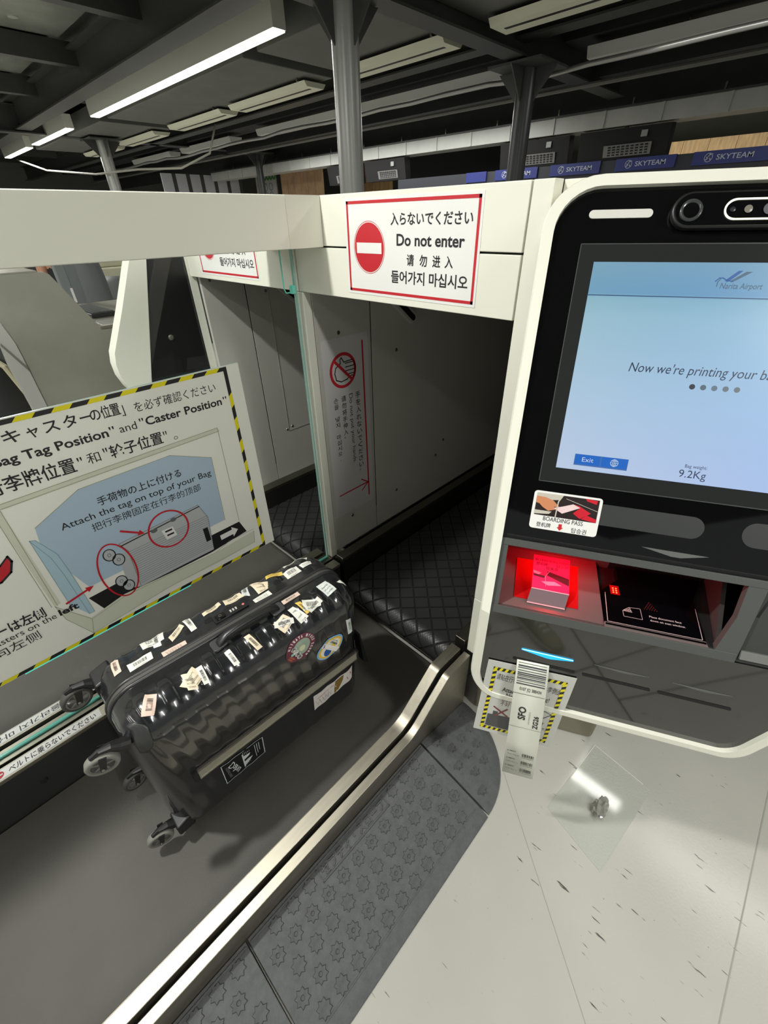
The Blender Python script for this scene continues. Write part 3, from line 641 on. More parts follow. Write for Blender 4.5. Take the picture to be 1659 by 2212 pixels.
def rpoly(pts, rad, n=8):
    out = []; m = len(pts)
    for i in range(m):
        p = Vector(pts[i]); a = Vector(pts[i - 1]); c = Vector(pts[(i + 1) % m]); r = rad[i] if isinstance(rad, (list, tuple)) else rad
        if r <= 0: out.append(tuple(p)); continue
        d0 = (a - p).normalized(); d1 = (c - p).normalized(); angle = d0.angle(d1); L = r / math.tan(angle / 2); s0 = p + d0 * L; s1 = p + d1 * L
        cc = p + (d0 + d1).normalized() * (r / math.sin(angle / 2)); v0 = s0 - cc; v1 = s1 - cc; tot = v0.angle(v1); sg = 1 if v0.x * v1.y - v0.y * v1.x > 0 else -1
        for k in range(n + 1):
            t_ = sg * tot * k / n; out.append((cc.x + v0.x * math.cos(t_) - v0.y * math.sin(t_), cc.y + v0.x * math.sin(t_) + v0.y * math.cos(t_)))
    return out
OUT = [(-0.008, 0.0), (0.645, 0.0), (0.645, 0.8205), (0.64, 0.842), (0.50, 1.008), (-0.008, 1.008), (-0.008, 0.8205)]
INN = [(0.0125, 0.021), (0.625, 0.021), (0.625, 0.8205), (0.62, 0.838), (0.488, 0.996), (0.0125, 0.996), (0.0125, 0.8205)]
ro = [0.088, 0.088, 0, 0, 0.07, 0.060, 0]; ri = [0.070, 0.070, 0, 0, 0.058, 0.042, 0]
o_ = rpoly(OUT, ro); i_ = rpoly(INN, ri); n = len(o_)
b = MB(); o2 = [((p[0] - 0.318) * 0.992 + 0.318, (p[1] - 0.5) * 0.994 + 0.5) for p in o_]
V = [KP(*p, -0.05) for p in o_] + [KP(*p, 0.004) for p in o_] + [KP(*p, 0.010) for p in o2] + [KP(*p, 0.010) for p in i_] + [KP(*p, -0.012) for p in i_]
F = []
for r_ in range(4): F += [(r_ * n + k, r_ * n + (k + 1) % n, (r_ + 1) * n + (k + 1) % n, (r_ + 1) * n + k) for k in range(n)]
b.add(V, F).build('white_frame', M_white, kk)
def plate(name, pts, rad, m, d0, d1, parent=kk, bevel=0.0):
    q = rpoly(pts, rad, 6) if rad else pts
    nn = -KG if min(p[1] for p in q) >= TB else KN
    return MB().prism([KP(p[0], p[1], d0) for p in q], nn * (d1 - d0)).build(name, m, parent, bevel=bevel)
# black upper glass with the screen bezel recess left as a separate frame
plate('upper_glass', [(0.012, 0.02), (0.626, 0.02), (0.626, 0.6585), (0.012, 0.6585)], [0.07, 0.07, 0, 0], M_gloss, -0.010, 0.0)
plate('shelf_trim_top', [(0.012, 0.6590), (0.626, 0.6590), (0.626, 0.6735), (0.012, 0.6735)], None, M_dgrey, -0.012, 0.004, bevel=0.001)
plate('shelf_trim_left', [(0.012, 0.6735), (0.0265, 0.6735), (0.0265, 0.803), (0.012, 0.803)], None, M_dgrey, -0.012, 0.003)
plate('shelf_trim_bottom', [(0.012, 0.803), (0.455, 0.803), (0.455, 0.8205), (0.012, 0.8205)], None, M_dgrey, -0.012, 0.004, bevel=0.001)
plate('shelf_trim_right', [(0.445, 0.6735), (0.475, 0.6735), (0.455, 0.8205), (0.420, 0.803), (0.440, 0.735)], None, M_dgrey, -0.012, 0.003)
plate('right_panel', [(0.475, 0.6735), (0.626, 0.6735), (0.626, 0.8205), (0.455, 0.8205)], None, mat('side_pocket_grey', (52, 55, 52), 0.5), -0.012, -0.004)
plate('right_sill', [(0.461, 0.795), (0.60, 0.795), (0.60, 0.812), (0.461, 0.812)], None, mat('sill_grey', (110, 112, 108), 0.5), -0.004, 0.004, bevel=0.001)
lowo = plate('lower_glass', [(0.0125, 0.8210), (0.6255, 0.8210), (0.62, 0.838), (0.489, 0.9965), (0.0125, 0.9965)], [0, 0, 0, 0.055, 0.042], M_gloss2, -0.010, 0.0)
# screen
pz = Print(KS, kk, 0.0012); K = lambda s, t: (s, -t)
pz.rect('screen_bezel', mat('screen_bezel_grey', (38, 40, 40), 0.12), 0.063, -0.535, 0.573, -0.1095, 0.0008)
pz.line('screen_gap', mat('bezel_line', (70, 72, 72), 0.3), [(0.063, -0.535), (0.573, -0.535), (0.573, -0.1095), (0.063, -0.1095)], 0.0016, 0.0012, True)
pz.build()
def screen_mat():
    m = bpy.data.materials.new('screen_picture'); m.use_nodes = True; nt = m.node_tree; N = nt.nodes; bs = N['Principled BSDF']; L = nt.links.new
    tc = N.new('ShaderNodeTexCoord'); sp = N.new('ShaderNodeSeparateXYZ'); L(tc.outputs['Generated'], sp.inputs[0])
    r = N.new('ShaderNodeValToRGB'); e = r.color_ramp.elements; e[0].color = lin((172, 196, 240)); e[1].position = 1.0; e[1].color = lin((124, 166, 192))
    for p, c in ((0.35, (164, 196, 232)), (0.75, (150, 190, 214)), (0.84, (138, 182, 204)), (0.86, (112, 160, 196))): q = e.new(p); q.color = lin(c)
    L(sp.outputs[2], r.inputs[0])
    r2 = N.new('ShaderNodeValToRGB'); r2.color_ramp.elements[0].color = (1.25, 1.12, 0.92, 1); r2.color_ramp.elements[1].color = (0.93, 0.97, 1.0, 1); r2.color_ramp.elements[1].position = 0.6; L(sp.outputs[0], r2.inputs[0])
    mx = N.new('ShaderNodeMix'); mx.data_type = 'RGBA'; mx.blend_type = 'MULTIPLY'; mx.inputs[0].default_value = 1; L(r.outputs[0], mx.inputs[6]); L(r2.outputs[0], mx.inputs[7])
    bs.inputs['Base Color'].default_value = (0, 0, 0, 1); bs.inputs['Roughness'].default_value = 0.3; L(mx.outputs[2], bs.inputs['Emission Color']); bs.inputs['Emission Strength'].default_value = 1.14
    return m
scr = MB().add([KP(0.089, 0.506, 0.0018), KP(0.547, 0.506, 0.0018), KP(0.547, 0.139, 0.0018), KP(0.089, 0.139, 0.0018)], [(0, 1, 2, 3)]).build('screen', screen_mat(), kk, fix=False)
def em(name, rgb, k=0.92): return mat(name, (0, 0, 0), 0.4, emit=rgb, estr=k)
ps = Print(KS, scr, 0.0021); ST = em('screen_text', (44, 62, 92)); 
ps.line('divider_line', em('screen_rule', (52, 88, 130)), [(0.089, -0.194), (0.547, -0.194)], 0.0016)
ps.text('message', ST, "Now we're printing your bag tag.", (0.180, -0.3205), (0.437, -0.3205), 0.0165, shear=0.22)
for k_, c in enumerate([(44, 52, 62), (92, 112, 128), (108, 130, 146), (112, 128, 142), (116, 128, 140)]): ps.ell('progress_dot', em('dot_%d' % k_ if 0 else 'progress_grey_' + 'abcde'[k_], c), (0.285 + k_ * 0.0168, -0.3395), 0.0046, 0.0046, 0, 20)
ps.poly('button_shadow', em('button_shade', (70, 120, 190)), [(0.119, -0.4970), (0.2115, -0.4970), (0.2115, -0.4760), (0.119, -0.4760)], 0.0020)
ps.rect('button', em('button_blue', (20, 112, 216)), 0.1205, -0.4945, 0.1640, -0.4765); ps.rect('button', em('button_blue', (20, 112, 216)), 0.1665, -0.4945, 0.2105, -0.4765)
WT = em('screen_white', (225, 238, 250)); ps.text('button_label', WT, 'Exit', (0.1325, -0.4893), (0.1525, -0.4893), 0.0085, 0.0024)
c = (0.1885, -0.4855); ps.ell('globe_icon', WT, c, 0.0068, 0.0068, 0.0008, 24, 0.0024); ps.ell('globe_icon', WT, c, 0.0030, 0.0068, 0.0007, 20, 0.0024); ps.line('globe_icon', WT, [(c[0] - 0.0068, c[1]), (c[0] + 0.0068, c[1])], 0.0007, 0.0024)
ps.line('globe_icon', WT, [(c[0], c[1] - 0.0068), (c[0], c[1] + 0.0068)], 0.0007, 0.0024); ps.line('globe_icon', WT, [(c[0] - 0.0058, c[1] + 0.0035), (c[0] + 0.0058, c[1] + 0.0035)], 0.0006, 0.0024); ps.line('globe_icon', WT, [(c[0] - 0.0058, c[1] - 0.0035), (c[0] + 0.0058, c[1] - 0.0035)], 0.0006, 0.0024)
ps.text('weight_label', ST, 'Bag weight:', (0.303, -0.4785), (0.3375, -0.4785), 0.0062); ps.text('weight_value', ST, '9.2Kg', (0.296, -0.4960), (0.3385, -0.4960), 0.0138)
LG = em('logo_grey', (84, 116, 140)); LB = em('logo_blue', (58, 104, 176))
ps.text('logo_text', LG, 'Narita Airport', (0.291, -0.1795), (0.3515, -0.1795), 0.0095, bold=0.01, shear=0.2)
ps.poly('logo_mark', LB, [(0.296, -0.167), (0.313, -0.1515), (0.3195, -0.1515), (0.305, -0.1655), (0.300, -0.169)]); ps.poly('logo_mark', LG, [(0.304, -0.1675), (0.324, -0.153), (0.333, -0.153), (0.312, -0.1665), (0.306, -0.1695)])
ps.line('logo_mark', LB, [(0.283, -0.168), (0.288, -0.163), (0.293, -0.163), (0.300, -0.167), (0.308, -0.168)], 0.0018); ps.line('logo_mark', LG, [(0.290, -0.164), (0.2865, -0.169), (0.286, -0.176)], 0.0014)
ps.build()
# top slot, camera bar
def pill(s0, s1, t0, t1, n=10):
    r = (t1 - t0) / 2; tc = (t0 + t1) / 2; out = []
    for cx_, st in ((s1 - r, -PI / 2), (s0 + r, PI / 2)):
        for k in range(n + 1): a = st + PI * k / n; out.append((cx_ + r * math.cos(a), tc + r * math.sin(a)))
    return out
plate('light_slot', pill(0.067, 0.168, 0.0550, 0.0685), None, mat('frosted_white', (205, 205, 196), 0.5), 0.0, 0.0015)
cb = plate('camera_bar', pill(0.193, 0.443, 0.0355, 0.0910, 16), None, M_black, 0.0, 0.014, bevel=0.004)
plate('camera_glass', pill(0.198, 0.438, 0.0400, 0.0870, 16), None, M_gloss, 0.014, 0.0150)
b = MB(); p1_ = pill(0.267, 0.400, 0.0495, 0.0815, 14); p2_ = [((s - 0.3335) * 0.957 + 0.3335, (t_ - 0.0655) * 0.82 + 0.0655) for s, t_ in p1_]; m_ = len(p1_)
b.add([KP(*p, 0.0165) for p in p1_] + [KP(*p, 0.0165) for p in p2_], [(k, (k + 1) % m_, m_ + (k + 1) % m_, m_ + k) for k in range(m_)]); b.build('light_ring', mat('ring_lamp', (240, 240, 225), 0.4, emit=(255, 252, 220), estr=0.55), kk)
b = MB(); b.lathe(KP(0.2205, 0.066, 0.015), KN, [(0.0165, 0), (0.0165, 0.003), (0.0135, 0.004), (0.0115, 0.0015), (0.0, 0.0012)], 28); b.build('camera_lens', mat('lens_grey', (58, 60, 60), 0.2), kk, smooth=True)
b = MB(); b.lathe(KP(0.2205, 0.066, 0.0152), KN, [(0.0115, 0.002), (0.0, 0.0035)], 24); b.build('lens_glass', M_gloss, kk, smooth=True)
for s_, r_, c_ in ((0.279, 0.004, (28, 30, 34)), (0.3005, 0.0058, (120, 116, 104)), (0.329, 0.0085, (92, 92, 98)), (0.352, 0.0058, (110, 108, 100)), (0.380, 0.004, (30, 32, 36))):
    b = MB(); b.lathe(KP(s_, 0.0655, 0.0166), KN, [(0, 0.0006), (r_ * 0.5, 0.0006), (r_, 0.0)], 18); b.build('sensor_dot', mat('sensor_%d' % c_[0] if 0 else 'sensor_tone' + chr(97 + int(s_ * 100) % 26), c_, 0.3), kk)
# decals on the glass: pale ovals and chevrons
plate('touch_pad', pill(0.14, 0.357, 0.5645, 0.6050, 14), None, mat('pad_grey', (46, 48, 48), 0.5), 0.0, 0.0008); plate('touch_pad', pill(0.415, 0.60, 0.5600, 0.6045, 14), None, mat('pad_grey', (46, 48, 48), 0.5), 0.0, 0.0008)
CH = mat('chevron_grey', (92, 96, 92), 0.5)
def chevron(s0, s1, t, h, m, name='chevron_mark', d=0.0012): plate(name, [(s0, t), (s1, t), ((s0 + s1) / 2 + 0.012, t + h), ((s0 + s1) / 2 - 0.004, t + h)], None, m, 0.0, d)
chevron(0.264, 0.375, 0.6335, 0.010, CH); chevron(0.229, 0.328, 0.8870, 0.0035, CH); chevron(0.369, 0.468, 0.8870, 0.0035, CH)
b = MB(); q_ = [(0.088, 0.8875), (0.190, 0.8875), (0.190, 0.8905), (0.148, 0.8965), (0.138, 0.8965), (0.088, 0.8900)]
b.prism([KP(*p, 0) for p in q_], -KG * 0.0015); b.build('blue_lamp', mat('blue_lamp_glow', (20, 120, 200), 0.4, emit=(10, 170, 250), estr=1.6), kk)
b = MB(); b.tube([KP(0.090, 0.8880, 0.002), KP(0.189, 0.8880, 0.002)], 0.0009, 8); b.build('blue_lamp_edge', mat('cyan_glow', (120, 220, 255), 0.4, emit=(150, 235, 255), estr=3.0), kk)
for s0, s1 in ((0.074, 0.197), (0.2105, 0.335), (0.348, 0.472)): plate('printer_slot', pill(s0, s1, 0.9105, 0.9155, 6), None, M_blackm, 0.0, 0.0012)
# body behind the face
b = MB(); prof = [(-0.385, 0.83), (0.0, 0.60), (0.0, 0.0), (0.42, 0.0), (0.42, 1.60), (0.03, 1.60)]
base = [KA + KR * 0.015, KA + KR * 0.455, KA + KR * 0.44 + KG * 0.20, Vector((1.19, 0.45, 0))]; base = [Vector((p.x, min(p.y, 0.45), 0.0)) for p in base]
M_base = mat('beige_base', (120, 116, 98), 0.5)
b.prism(base, (0, 0, 0.90)); b.build('kiosk_base', M_base, kk, bevel=0.02, seg=4)
b = MB(); pts = [KP(0.02, 0.02, -0.012), KP(0.02, 0.995, -0.012), KP(0.02, 0.995, -0.030), KA + KR * 0.02 + KG * 0.10 + Vector((0, 0, 0.70 - KA.z)), KA + KR * 0.02 + KG * 0.42 + Vector((0, 0, 0.70 - KA.z)), KA + KR * 0.02 + KG * 0.42 + Vector((0, 0, -0.05))]
# cavity shell (open box) instead of a solid block behind the shelf
HZ = 0.927; F0 = KP(0.0265, 0.803, 0)
def KF(s, dep, z=0.0): return Vector((KA.x, KA.y, 0)) + KR * s + KG * ((F0 - KA).dot(KG) + dep) + Vector((0, 0, HZ + z))
def slab(name, P4, ext, m, parent=kk): return MB().prism(P4, ext).build(name, m, parent)
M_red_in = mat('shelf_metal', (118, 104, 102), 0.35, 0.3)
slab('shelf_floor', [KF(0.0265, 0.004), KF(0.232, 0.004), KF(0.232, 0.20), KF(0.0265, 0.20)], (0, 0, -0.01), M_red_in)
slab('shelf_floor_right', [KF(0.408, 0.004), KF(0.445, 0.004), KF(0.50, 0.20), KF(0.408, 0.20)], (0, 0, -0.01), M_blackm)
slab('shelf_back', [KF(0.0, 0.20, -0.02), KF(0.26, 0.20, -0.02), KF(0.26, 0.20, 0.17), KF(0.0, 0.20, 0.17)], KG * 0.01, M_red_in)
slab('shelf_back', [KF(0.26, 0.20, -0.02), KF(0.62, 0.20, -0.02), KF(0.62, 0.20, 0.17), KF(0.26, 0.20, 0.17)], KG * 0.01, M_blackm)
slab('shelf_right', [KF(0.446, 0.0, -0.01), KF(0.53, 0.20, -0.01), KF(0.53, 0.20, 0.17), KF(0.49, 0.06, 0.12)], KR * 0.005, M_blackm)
slab('shelf_under', [KF(0.02, 0.006, -0.012), KF(0.60, 0.006, -0.012), KF(0.60, 0.21, -0.012), KF(0.02, 0.21, -0.012)], (0, 0, -0.01), M_blackm)
slab('shelf_roof', [KF(0.02, 0.062, 0.128), KF(0.60, 0.062, 0.128), KF(0.60, 0.21, 0.16), KF(0.02, 0.21, 0.16)], (0, 0, 0.01), M_blackm)
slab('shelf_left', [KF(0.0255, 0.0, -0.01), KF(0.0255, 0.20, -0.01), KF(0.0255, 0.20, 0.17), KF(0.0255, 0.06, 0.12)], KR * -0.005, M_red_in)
slab('shelf_fin', [KF(0.424, 0.01, 0), KF(0.454, 0.20, 0), KF(0.454, 0.20, 0.12), KF(0.424, 0.02, 0.012)], KR * 0.008, mat('fin_dark', (70, 66, 64), 0.4))
def hexa(name, fr, bk, m):
    V = fr + bk; return MB().add(V, [(0, 1, 2, 3), (7, 6, 5, 4), (0, 4, 5, 1), (1, 5, 6, 2), (2, 6, 7, 3), (3, 7, 4, 0)]).build(name, m, kk)
def bkp(s, g_, z): p = KA + KR * s + KG * g_; return Vector((p.x, min(p.y, 0.450), z))
z_ = KP(0, 0.66).z
hexa('upper_housing', [KP(0.02, 0.03, -0.012), KP(0.44, 0.03, -0.012), KP(0.44, 0.655, -0.012), KP(0.02, 0.655, -0.012)], [bkp(0.10, 0.16, 1.61), bkp(0.44, 0.16, 1.61), bkp(0.44, 0.16, z_), bkp(0.10, 0.16, z_)], M_black)
hexa('right_backing', [KP(0.44, 0.03, -0.012), KP(0.61, 0.03, -0.012), KP(0.61, 0.655, -0.012), KP(0.44, 0.655, -0.012)], [KP(0.44, 0.03, -0.04), KP(0.61, 0.03, -0.04), KP(0.61, 0.655, -0.04), KP(0.44, 0.655, -0.04)], M_black)
hexa('lower_housing', [KP(0.02, 0.825, -0.012), KP(0.42, 0.825, -0.012), KP(0.42, 0.985, -0.012), KP(0.02, 0.985, -0.012)], [bkp(0.05, 0.05, 0.905), bkp(0.44, 0.05, 0.905), bkp(0.44, 0.05, 0.66), bkp(0.05, 0.05, 0.66)], M_black)
# scanner glass block
sg = slab('scanner_window', [KF(0.234, 0.004, 0.004), KF(0.408, 0.004, 0.004), KF(0.412, 0.12, 0.004), KF(0.44, 0.19, 0.004), KF(0.272, 0.19, 0.004), KF(0.272, 0.146, 0.004), KF(0.237, 0.104, 0.004)], (0, 0, -0.02), M_gloss)
slab('scanner_sill', [KF(0.232, -0.004, 0.0), KF(0.412, -0.004, 0.0), KF(0.408, 0.0095, 0.0045), KF(0.232, 0.0095, 0.0045)], (0, 0, -0.01), M_red_in)
pk = Print(Surf(KF(0, 0, 0.0045), KR, KG), sg, 0.0004); WP = mat('panel_print', (190, 176, 176), 0.5)
pk.line('outline', WP, [(0.241, 0.095), (0.238, 0.0115), (0.403, 0.0115), (0.410, 0.095)], 0.0012)
pk.line('card_icon', WP, [(0.270, 0.050), (0.283, 0.062), (0.304, 0.064), (0.304, 0.034), (0.270, 0.034), (0.270, 0.050), (0.287, 0.049), (0.283, 0.062)], 0.0009)
for k in range(5): pk.line('card_icon', WP, [(0.273 + k * 0.0027, 0.051), (0.274 + k * 0.0027, 0.0525 + k * 0.0017)], 0.0012)
pk.text('lettering', WP, 'Place document face', (0.318, 0.0445), (0.375, 0.0445), 0.0055, bold=0.01); pk.text('lettering', WP, 'down on scan window.', (0.318, 0.0345), (0.380, 0.0345), 0.0055, bold=0.01)
for r_ in range(6):
    for k in range(r_ + 1): pk.ell('dot_triangle', mat('dot_red', (150, 50, 50), 0.5), (0.324 + (k - r_ / 2) * 0.0045, 0.088 - r_ * 0.0042), 0.0008, 0.0008, 0, 6)
pk.build()
ML = mat('red_diode', (255, 60, 50), 0.4, emit=(255, 70, 40), estr=9.0)
b = MB()
for i in range(2):
    for j in range(3): b.lathe(KF(0.258 + i * 0.006, 0.100 + j * 0.0065, 0.0042), (0, 0, 1), [(0.002, 0), (0.0016, 0.0012), (0, 0.0015)], 10)
b.build('red_diodes', ML, kk)
b = MB(); b.prism([KF(0.252, 0.094, 0.0046), KF(0.270, 0.094, 0.0046), KF(0.270, 0.122, 0.0046), KF(0.252, 0.122, 0.0046)], (0, 0, 0.0002)); b.build('diode_window', mat('diode_glow', (120, 0, 0), 0.3, emit=(200, 10, 10), estr=0.8), kk)
rp = slab('scan_plate', [KF(0.056, 0.031, 0.0005), KF(0.184, 0.031, 0.0005), KF(0.191, 0.168, 0.0005), KF(0.056, 0.163, 0.0005)], (0, 0, 0.001), mat('red_window', (170, 20, 22), 0.15, emit=(190, 0, 0), estr=0.25))
L_ = bpy.data.lights.new('scanner_glow', 'POINT'); L_.energy = 1.5; L_.color = (1, 0.01, 0.02); L_.shadow_soft_size = 0.02; lo_ = bpy.data.objects.new('scanner_glow', L_); C.objects.link(lo_); lo_.location = KF(0.15, 0.165, 0.09); lo_.parent = kk
# acrylic card holder with boarding pass picture
hs = thing('card_holder', 'small clear acrylic holder with red-lit boarding pass card on the kiosk shelf', 'holder')
AC = mat('acrylic_clear', (225, 220, 220), 0.08, trans=0.85, ior=1.45)
zt = 0.018
slab('front_lip', [KF(0.083, 0.022, 0.002), KF(0.158, 0.022, 0.002), KF(0.164, 0.050, zt), KF(0.089, 0.050, zt)], KG * 0.002, mat('acrylic_smoke', (120, 100, 104), 0.12, spec=0.7), hs)
card = slab('card', [KF(0.089, 0.050, zt), KF(0.164, 0.050, zt), KF(0.162, 0.125, zt + 0.030), KF(0.087, 0.125, zt + 0.030)], (0, 0, 0.0015), mat('card_painted_red_light', (235, 40, 90), 0.3, emit=(235, 0, 45), estr=0.45), hs)  # red light on the card is put into its colour and emission
b = MB(); b.tube([KF(0.089, 0.049, zt + 0.001), KF(0.164, 0.049, zt + 0.001)], 0.0012, 6); b.tube([KF(0.083, 0.021, 0.003), KF(0.158, 0.021, 0.003)], 0.0014, 6); b.build('acrylic_edge', mat('acrylic_edge_pink', (240, 170, 180), 0.2), hs)
cu = (KF(0.164, 0.05, 0) - KF(0.089, 0.05, 0)); cw = (KF(0.087, 0.125, zt + 0.030) - KF(0.089, 0.050, zt))
Sc = Surf(KF(0.089, 0.050, zt + 0.0016), cu, cw); W_, H_ = cu.length, cw.length; pc = Print(Sc, card, 0.0005)
DR = mat('card_ink_red_lit', (90, 0, 20), 0.5); PK = mat('card_pale_red_lit', (250, 120, 150), 0.5, emit=(250, 60, 100), estr=0.35)  # ink and picture tones carry the red light too
pc.text('lettering', DR, 'BOARDING PASS', (0.004, H_ * 0.83), (W_ - 0.003, H_ * 0.83), 0.006); pc.text('lettering', DR, '登机牌', (0.006, H_ * 0.70), (0.030, H_ * 0.70), 0.007); pc.text('lettering', DR, '탑승권', (0.048, H_ * 0.70), (0.072, H_ * 0.70), 0.007); pc.text('lettering', DR, '搭乗券', (0.027, H_ * 0.60), (0.052, H_ * 0.60), 0.007)
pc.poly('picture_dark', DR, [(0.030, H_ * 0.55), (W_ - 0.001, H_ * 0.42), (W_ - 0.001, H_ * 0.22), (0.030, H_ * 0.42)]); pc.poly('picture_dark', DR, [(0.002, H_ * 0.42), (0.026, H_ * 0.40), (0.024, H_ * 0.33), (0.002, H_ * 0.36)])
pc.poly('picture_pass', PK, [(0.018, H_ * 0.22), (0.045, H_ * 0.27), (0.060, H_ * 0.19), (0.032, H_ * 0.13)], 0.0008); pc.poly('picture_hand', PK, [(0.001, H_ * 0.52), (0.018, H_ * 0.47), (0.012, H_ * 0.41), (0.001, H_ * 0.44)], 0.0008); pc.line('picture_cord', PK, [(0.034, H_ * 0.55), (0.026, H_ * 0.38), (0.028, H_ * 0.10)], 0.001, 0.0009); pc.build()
# boarding pass sticker on the glass
bs_ = thing('boarding_pass_sticker', 'white boarding pass sticker with hand photo at lower left of the screen', 'sticker')
MB().prism([KP(*p, 0.0008) for p in rpoly([(0.059, 0.5545), (0.1835, 0.5545), (0.1835, 0.630), (0.059, 0.630)], 0.006, 3)], KN * 0.001).build('sticker_sheet', M_plas, bs_)
pb = Print(KS, bs_, 0.0022); sx = lambda a: 0.0645 + a * 0.1135; sy = lambda b_: -0.5585 - b_ * 0.044
q = lambda l: [(sx(a), sy(b_)) for a, b_ in l]
pb.poly('photo', mat('photo_dark', (34, 24, 24), 0.4), q([(0, 0), (1, 0), (1, 1), (0, 1)])); pb.poly('photo_light', mat('photo_pale', (190, 184, 170), 0.4), q([(0, 0), (0.40, 0), (0.37, 0.22), (0.20, 0.28), (0, 0.2)]), 0.0024)
pb.poly('photo_hand', mat('photo_skin', (196, 128, 88), 0.5), q([(0, 0.15), (0.15, 0.17), (0.28, 0.28), (0.40, 0.55), (0.30, 0.55), (0.34, 0.66), (0.22, 0.76), (0.12, 0.62), (0.06, 0.48), (0, 0.45)]), 0.0026)
pb.poly('photo_pass', mat('photo_pass_white', (226, 200, 200), 0.4), q([(0.30, 0.60), (0.42, 0.50), (0.60, 0.32), (0.72, 0.44), (0.45, 0.80)]), 0.0028); pb.poly('photo_red', mat('photo_red', (196, 26, 44), 0.4), q([(0.60, 0.32), (0.70, 0.36), (0.90, 0.62), (0.74, 0.92), (0.62, 0.72), (0.72, 0.44)]), 0.0027); pb.poly('photo_red', mat('photo_red', (196, 26, 44), 0.4), q([(0.76, 0.92), (0.84, 0.72), (1, 0.85), (1, 1)]), 0.0027)
pb.poly('photo_light', mat('photo_pale', (190, 184, 170), 0.4), q([(0.40, 0), (0.43, 0), (0.37, 0.3), (0.36, 1.0), (0.34, 1.0), (0.35, 0.3)]), 0.0029); pb.poly('photo_red', mat('photo_red', (196, 60, 50), 0.4), q([(0.78, 0.0), (0.97, 0.03), (0.96, 0.2), (0.80, 0.1)]), 0.0027); pb.line('photo_light', mat('photo_pale', (190, 184, 170), 0.4), q([(0.48, 0.12), (1, 0.5)]), 0.0008, 0.0027); pb.poly('photo_light', mat('photo_pale', (190, 184, 170), 0.4), q([(0, 0.78), (0.28, 0.78), (0.24, 0.9), (0, 0.96)]), 0.0025)
pb.text('lettering', M_ink, 'BOARDING PASS', (0.083, -0.6120), (0.156, -0.6120), 0.0085, bold=0.0); pb.text('lettering', M_ink, '登机牌', (0.072, -0.6255), (0.099, -0.6255), 0.0085); pb.text('lettering', M_ink, '탑승권', (0.138, -0.6285), (0.165, -0.6285), 0.0095)
pb.poly('arrow', M_red, [(0.1135, -0.6150), (0.1195, -0.6150), (0.1195, -0.6215), (0.1225, -0.6215), (0.1165, -0.6280), (0.1105, -0.6215), (0.1135, -0.6215)]); pb.build()
# laminated notice below the printer slot
nt_ = thing('laminated_notice', 'laminated bag notice with yellow-black border behind the hanging tag', 'notice')
nc = [KP(0.026, 0.927, 0.0025), KP(0.203, 0.923, 0.0025), KP(0.178, 1.083, 0.011), KP(0.018, 1.087, 0.011)]
class Quad:
    def __init__(s, c): s.c = c; s.n = (c[1] - c[0]).cross(c[0] - c[3]).normalized()
    def P(s, a, b, d=0.0):
        t_ = -b
        return (s.c[0] * (1 - a) + s.c[1] * a) * (1 - t_) + (s.c[3] * (1 - a) + s.c[2] * a) * t_ + s.n * d
Q = Quad(nc)
MB().prism([Q.P(a, b_, 0) for a, b_ in [(0, 0), (1, 0), (1, -1), (0, -1)]], Q.n * 0.0012).build('laminate', mat('laminate_sheet', (196, 197, 190), 0.2, coat=0.6), nt_)
pn = Print(Q, nt_, 0.0016)
def band(a0, b0, a1, b1, horiz):
    k = 13; 
    for i in range(k):
        f0, f1 = (i + 0.0) / k, (i + 0.5) / k
        if horiz: x0 = a0 + (a1 - a0) * f0; x1 = a0 + (a1 - a0) * f1; pn.poly('tape_stripe', M_yel, [(x0, b0), (x1, b0), (x1 + 0.02, b1), (x0 + 0.02, b1)], 0.0019)
        else: y0 = b0 + (b1 - b0) * f0; y1 = b0 + (b1 - b0) * f1; pn.poly('tape_stripe', M_yel, [(a0, y0), (a1, y0 + 0.02), (a1, y1 + 0.02), (a0, y1)], 0.0019)
    pn.rect('tape_base', M_ink, a0, b0, a1, b1)
band(0.08, -0.93, 0.125, -0.07, False); band(0.88, -0.93, 0.925, -0.07, False); band(0.08, -0.11, 0.925, -0.07, True); band(0.08, -0.95, 0.925, -0.91, True)
GI = mat('notice_ink', (58, 58, 58), 0.5); pn.text('lettering', GI, '请贴在行李', (0.14, -0.22), (0.38, -0.23), 0.075); pn.text('lettering', GI, '李側面', (0.74, -0.24), (0.90, -0.25), 0.07)
pn.text('lettering', GI, 'Attach', (0.24, -0.36), (0.42, -0.365), 0.055, bold=0.02); pn.text('lettering', GI, 'Not.', (0.30, -0.43), (0.42, -0.435), 0.055, bold=0.02); pn.text('lettering', mat('notice_brown', (120, 84, 76), 0.5), 'Bad', (0.27, -0.49), (0.38, -0.49), 0.05); pn.text('lettering', mat('notice_brown', (120, 84, 76), 0.5), '不好', (0.26, -0.56), (0.38, -0.56), 0.06)
pn.text('lettering', GI, 'tag!', (0.70, -0.36), (0.80, -0.365), 0.05); pn.text('lettering', GI, 'ます', (0.74, -0.70), (0.84, -0.70), 0.04); pn.text('lettering', GI, '付けません', (0.72, -0.77), (0.90, -0.77), 0.04)
NR = mat('notice_red', (124, 60, 64), 0.5); pn.line('cross', NR, [(0.20, -0.60), (0.38, -0.70)], 0.02, 0.0019); pn.line('cross', NR, [(0.36, -0.60), (0.24, -0.72)], 0.02, 0.0019)
DG = mat('notice_grey', (74, 74, 74), 0.5); pn.poly('case_picture', DG, [(0.14, -0.72), (0.50, -0.70), (0.50, -0.90), (0.14, -0.90)]); pn.rect('case_picture', DG, 0.20, -0.72, 0.26, -0.66); pn.line('card_icon', GI, [(0.72, -0.55), (0.80, -0.50), (0.88, -0.53), (0.80, -0.60), (0.72, -0.60)], 0.008, None, True)
pn.build()
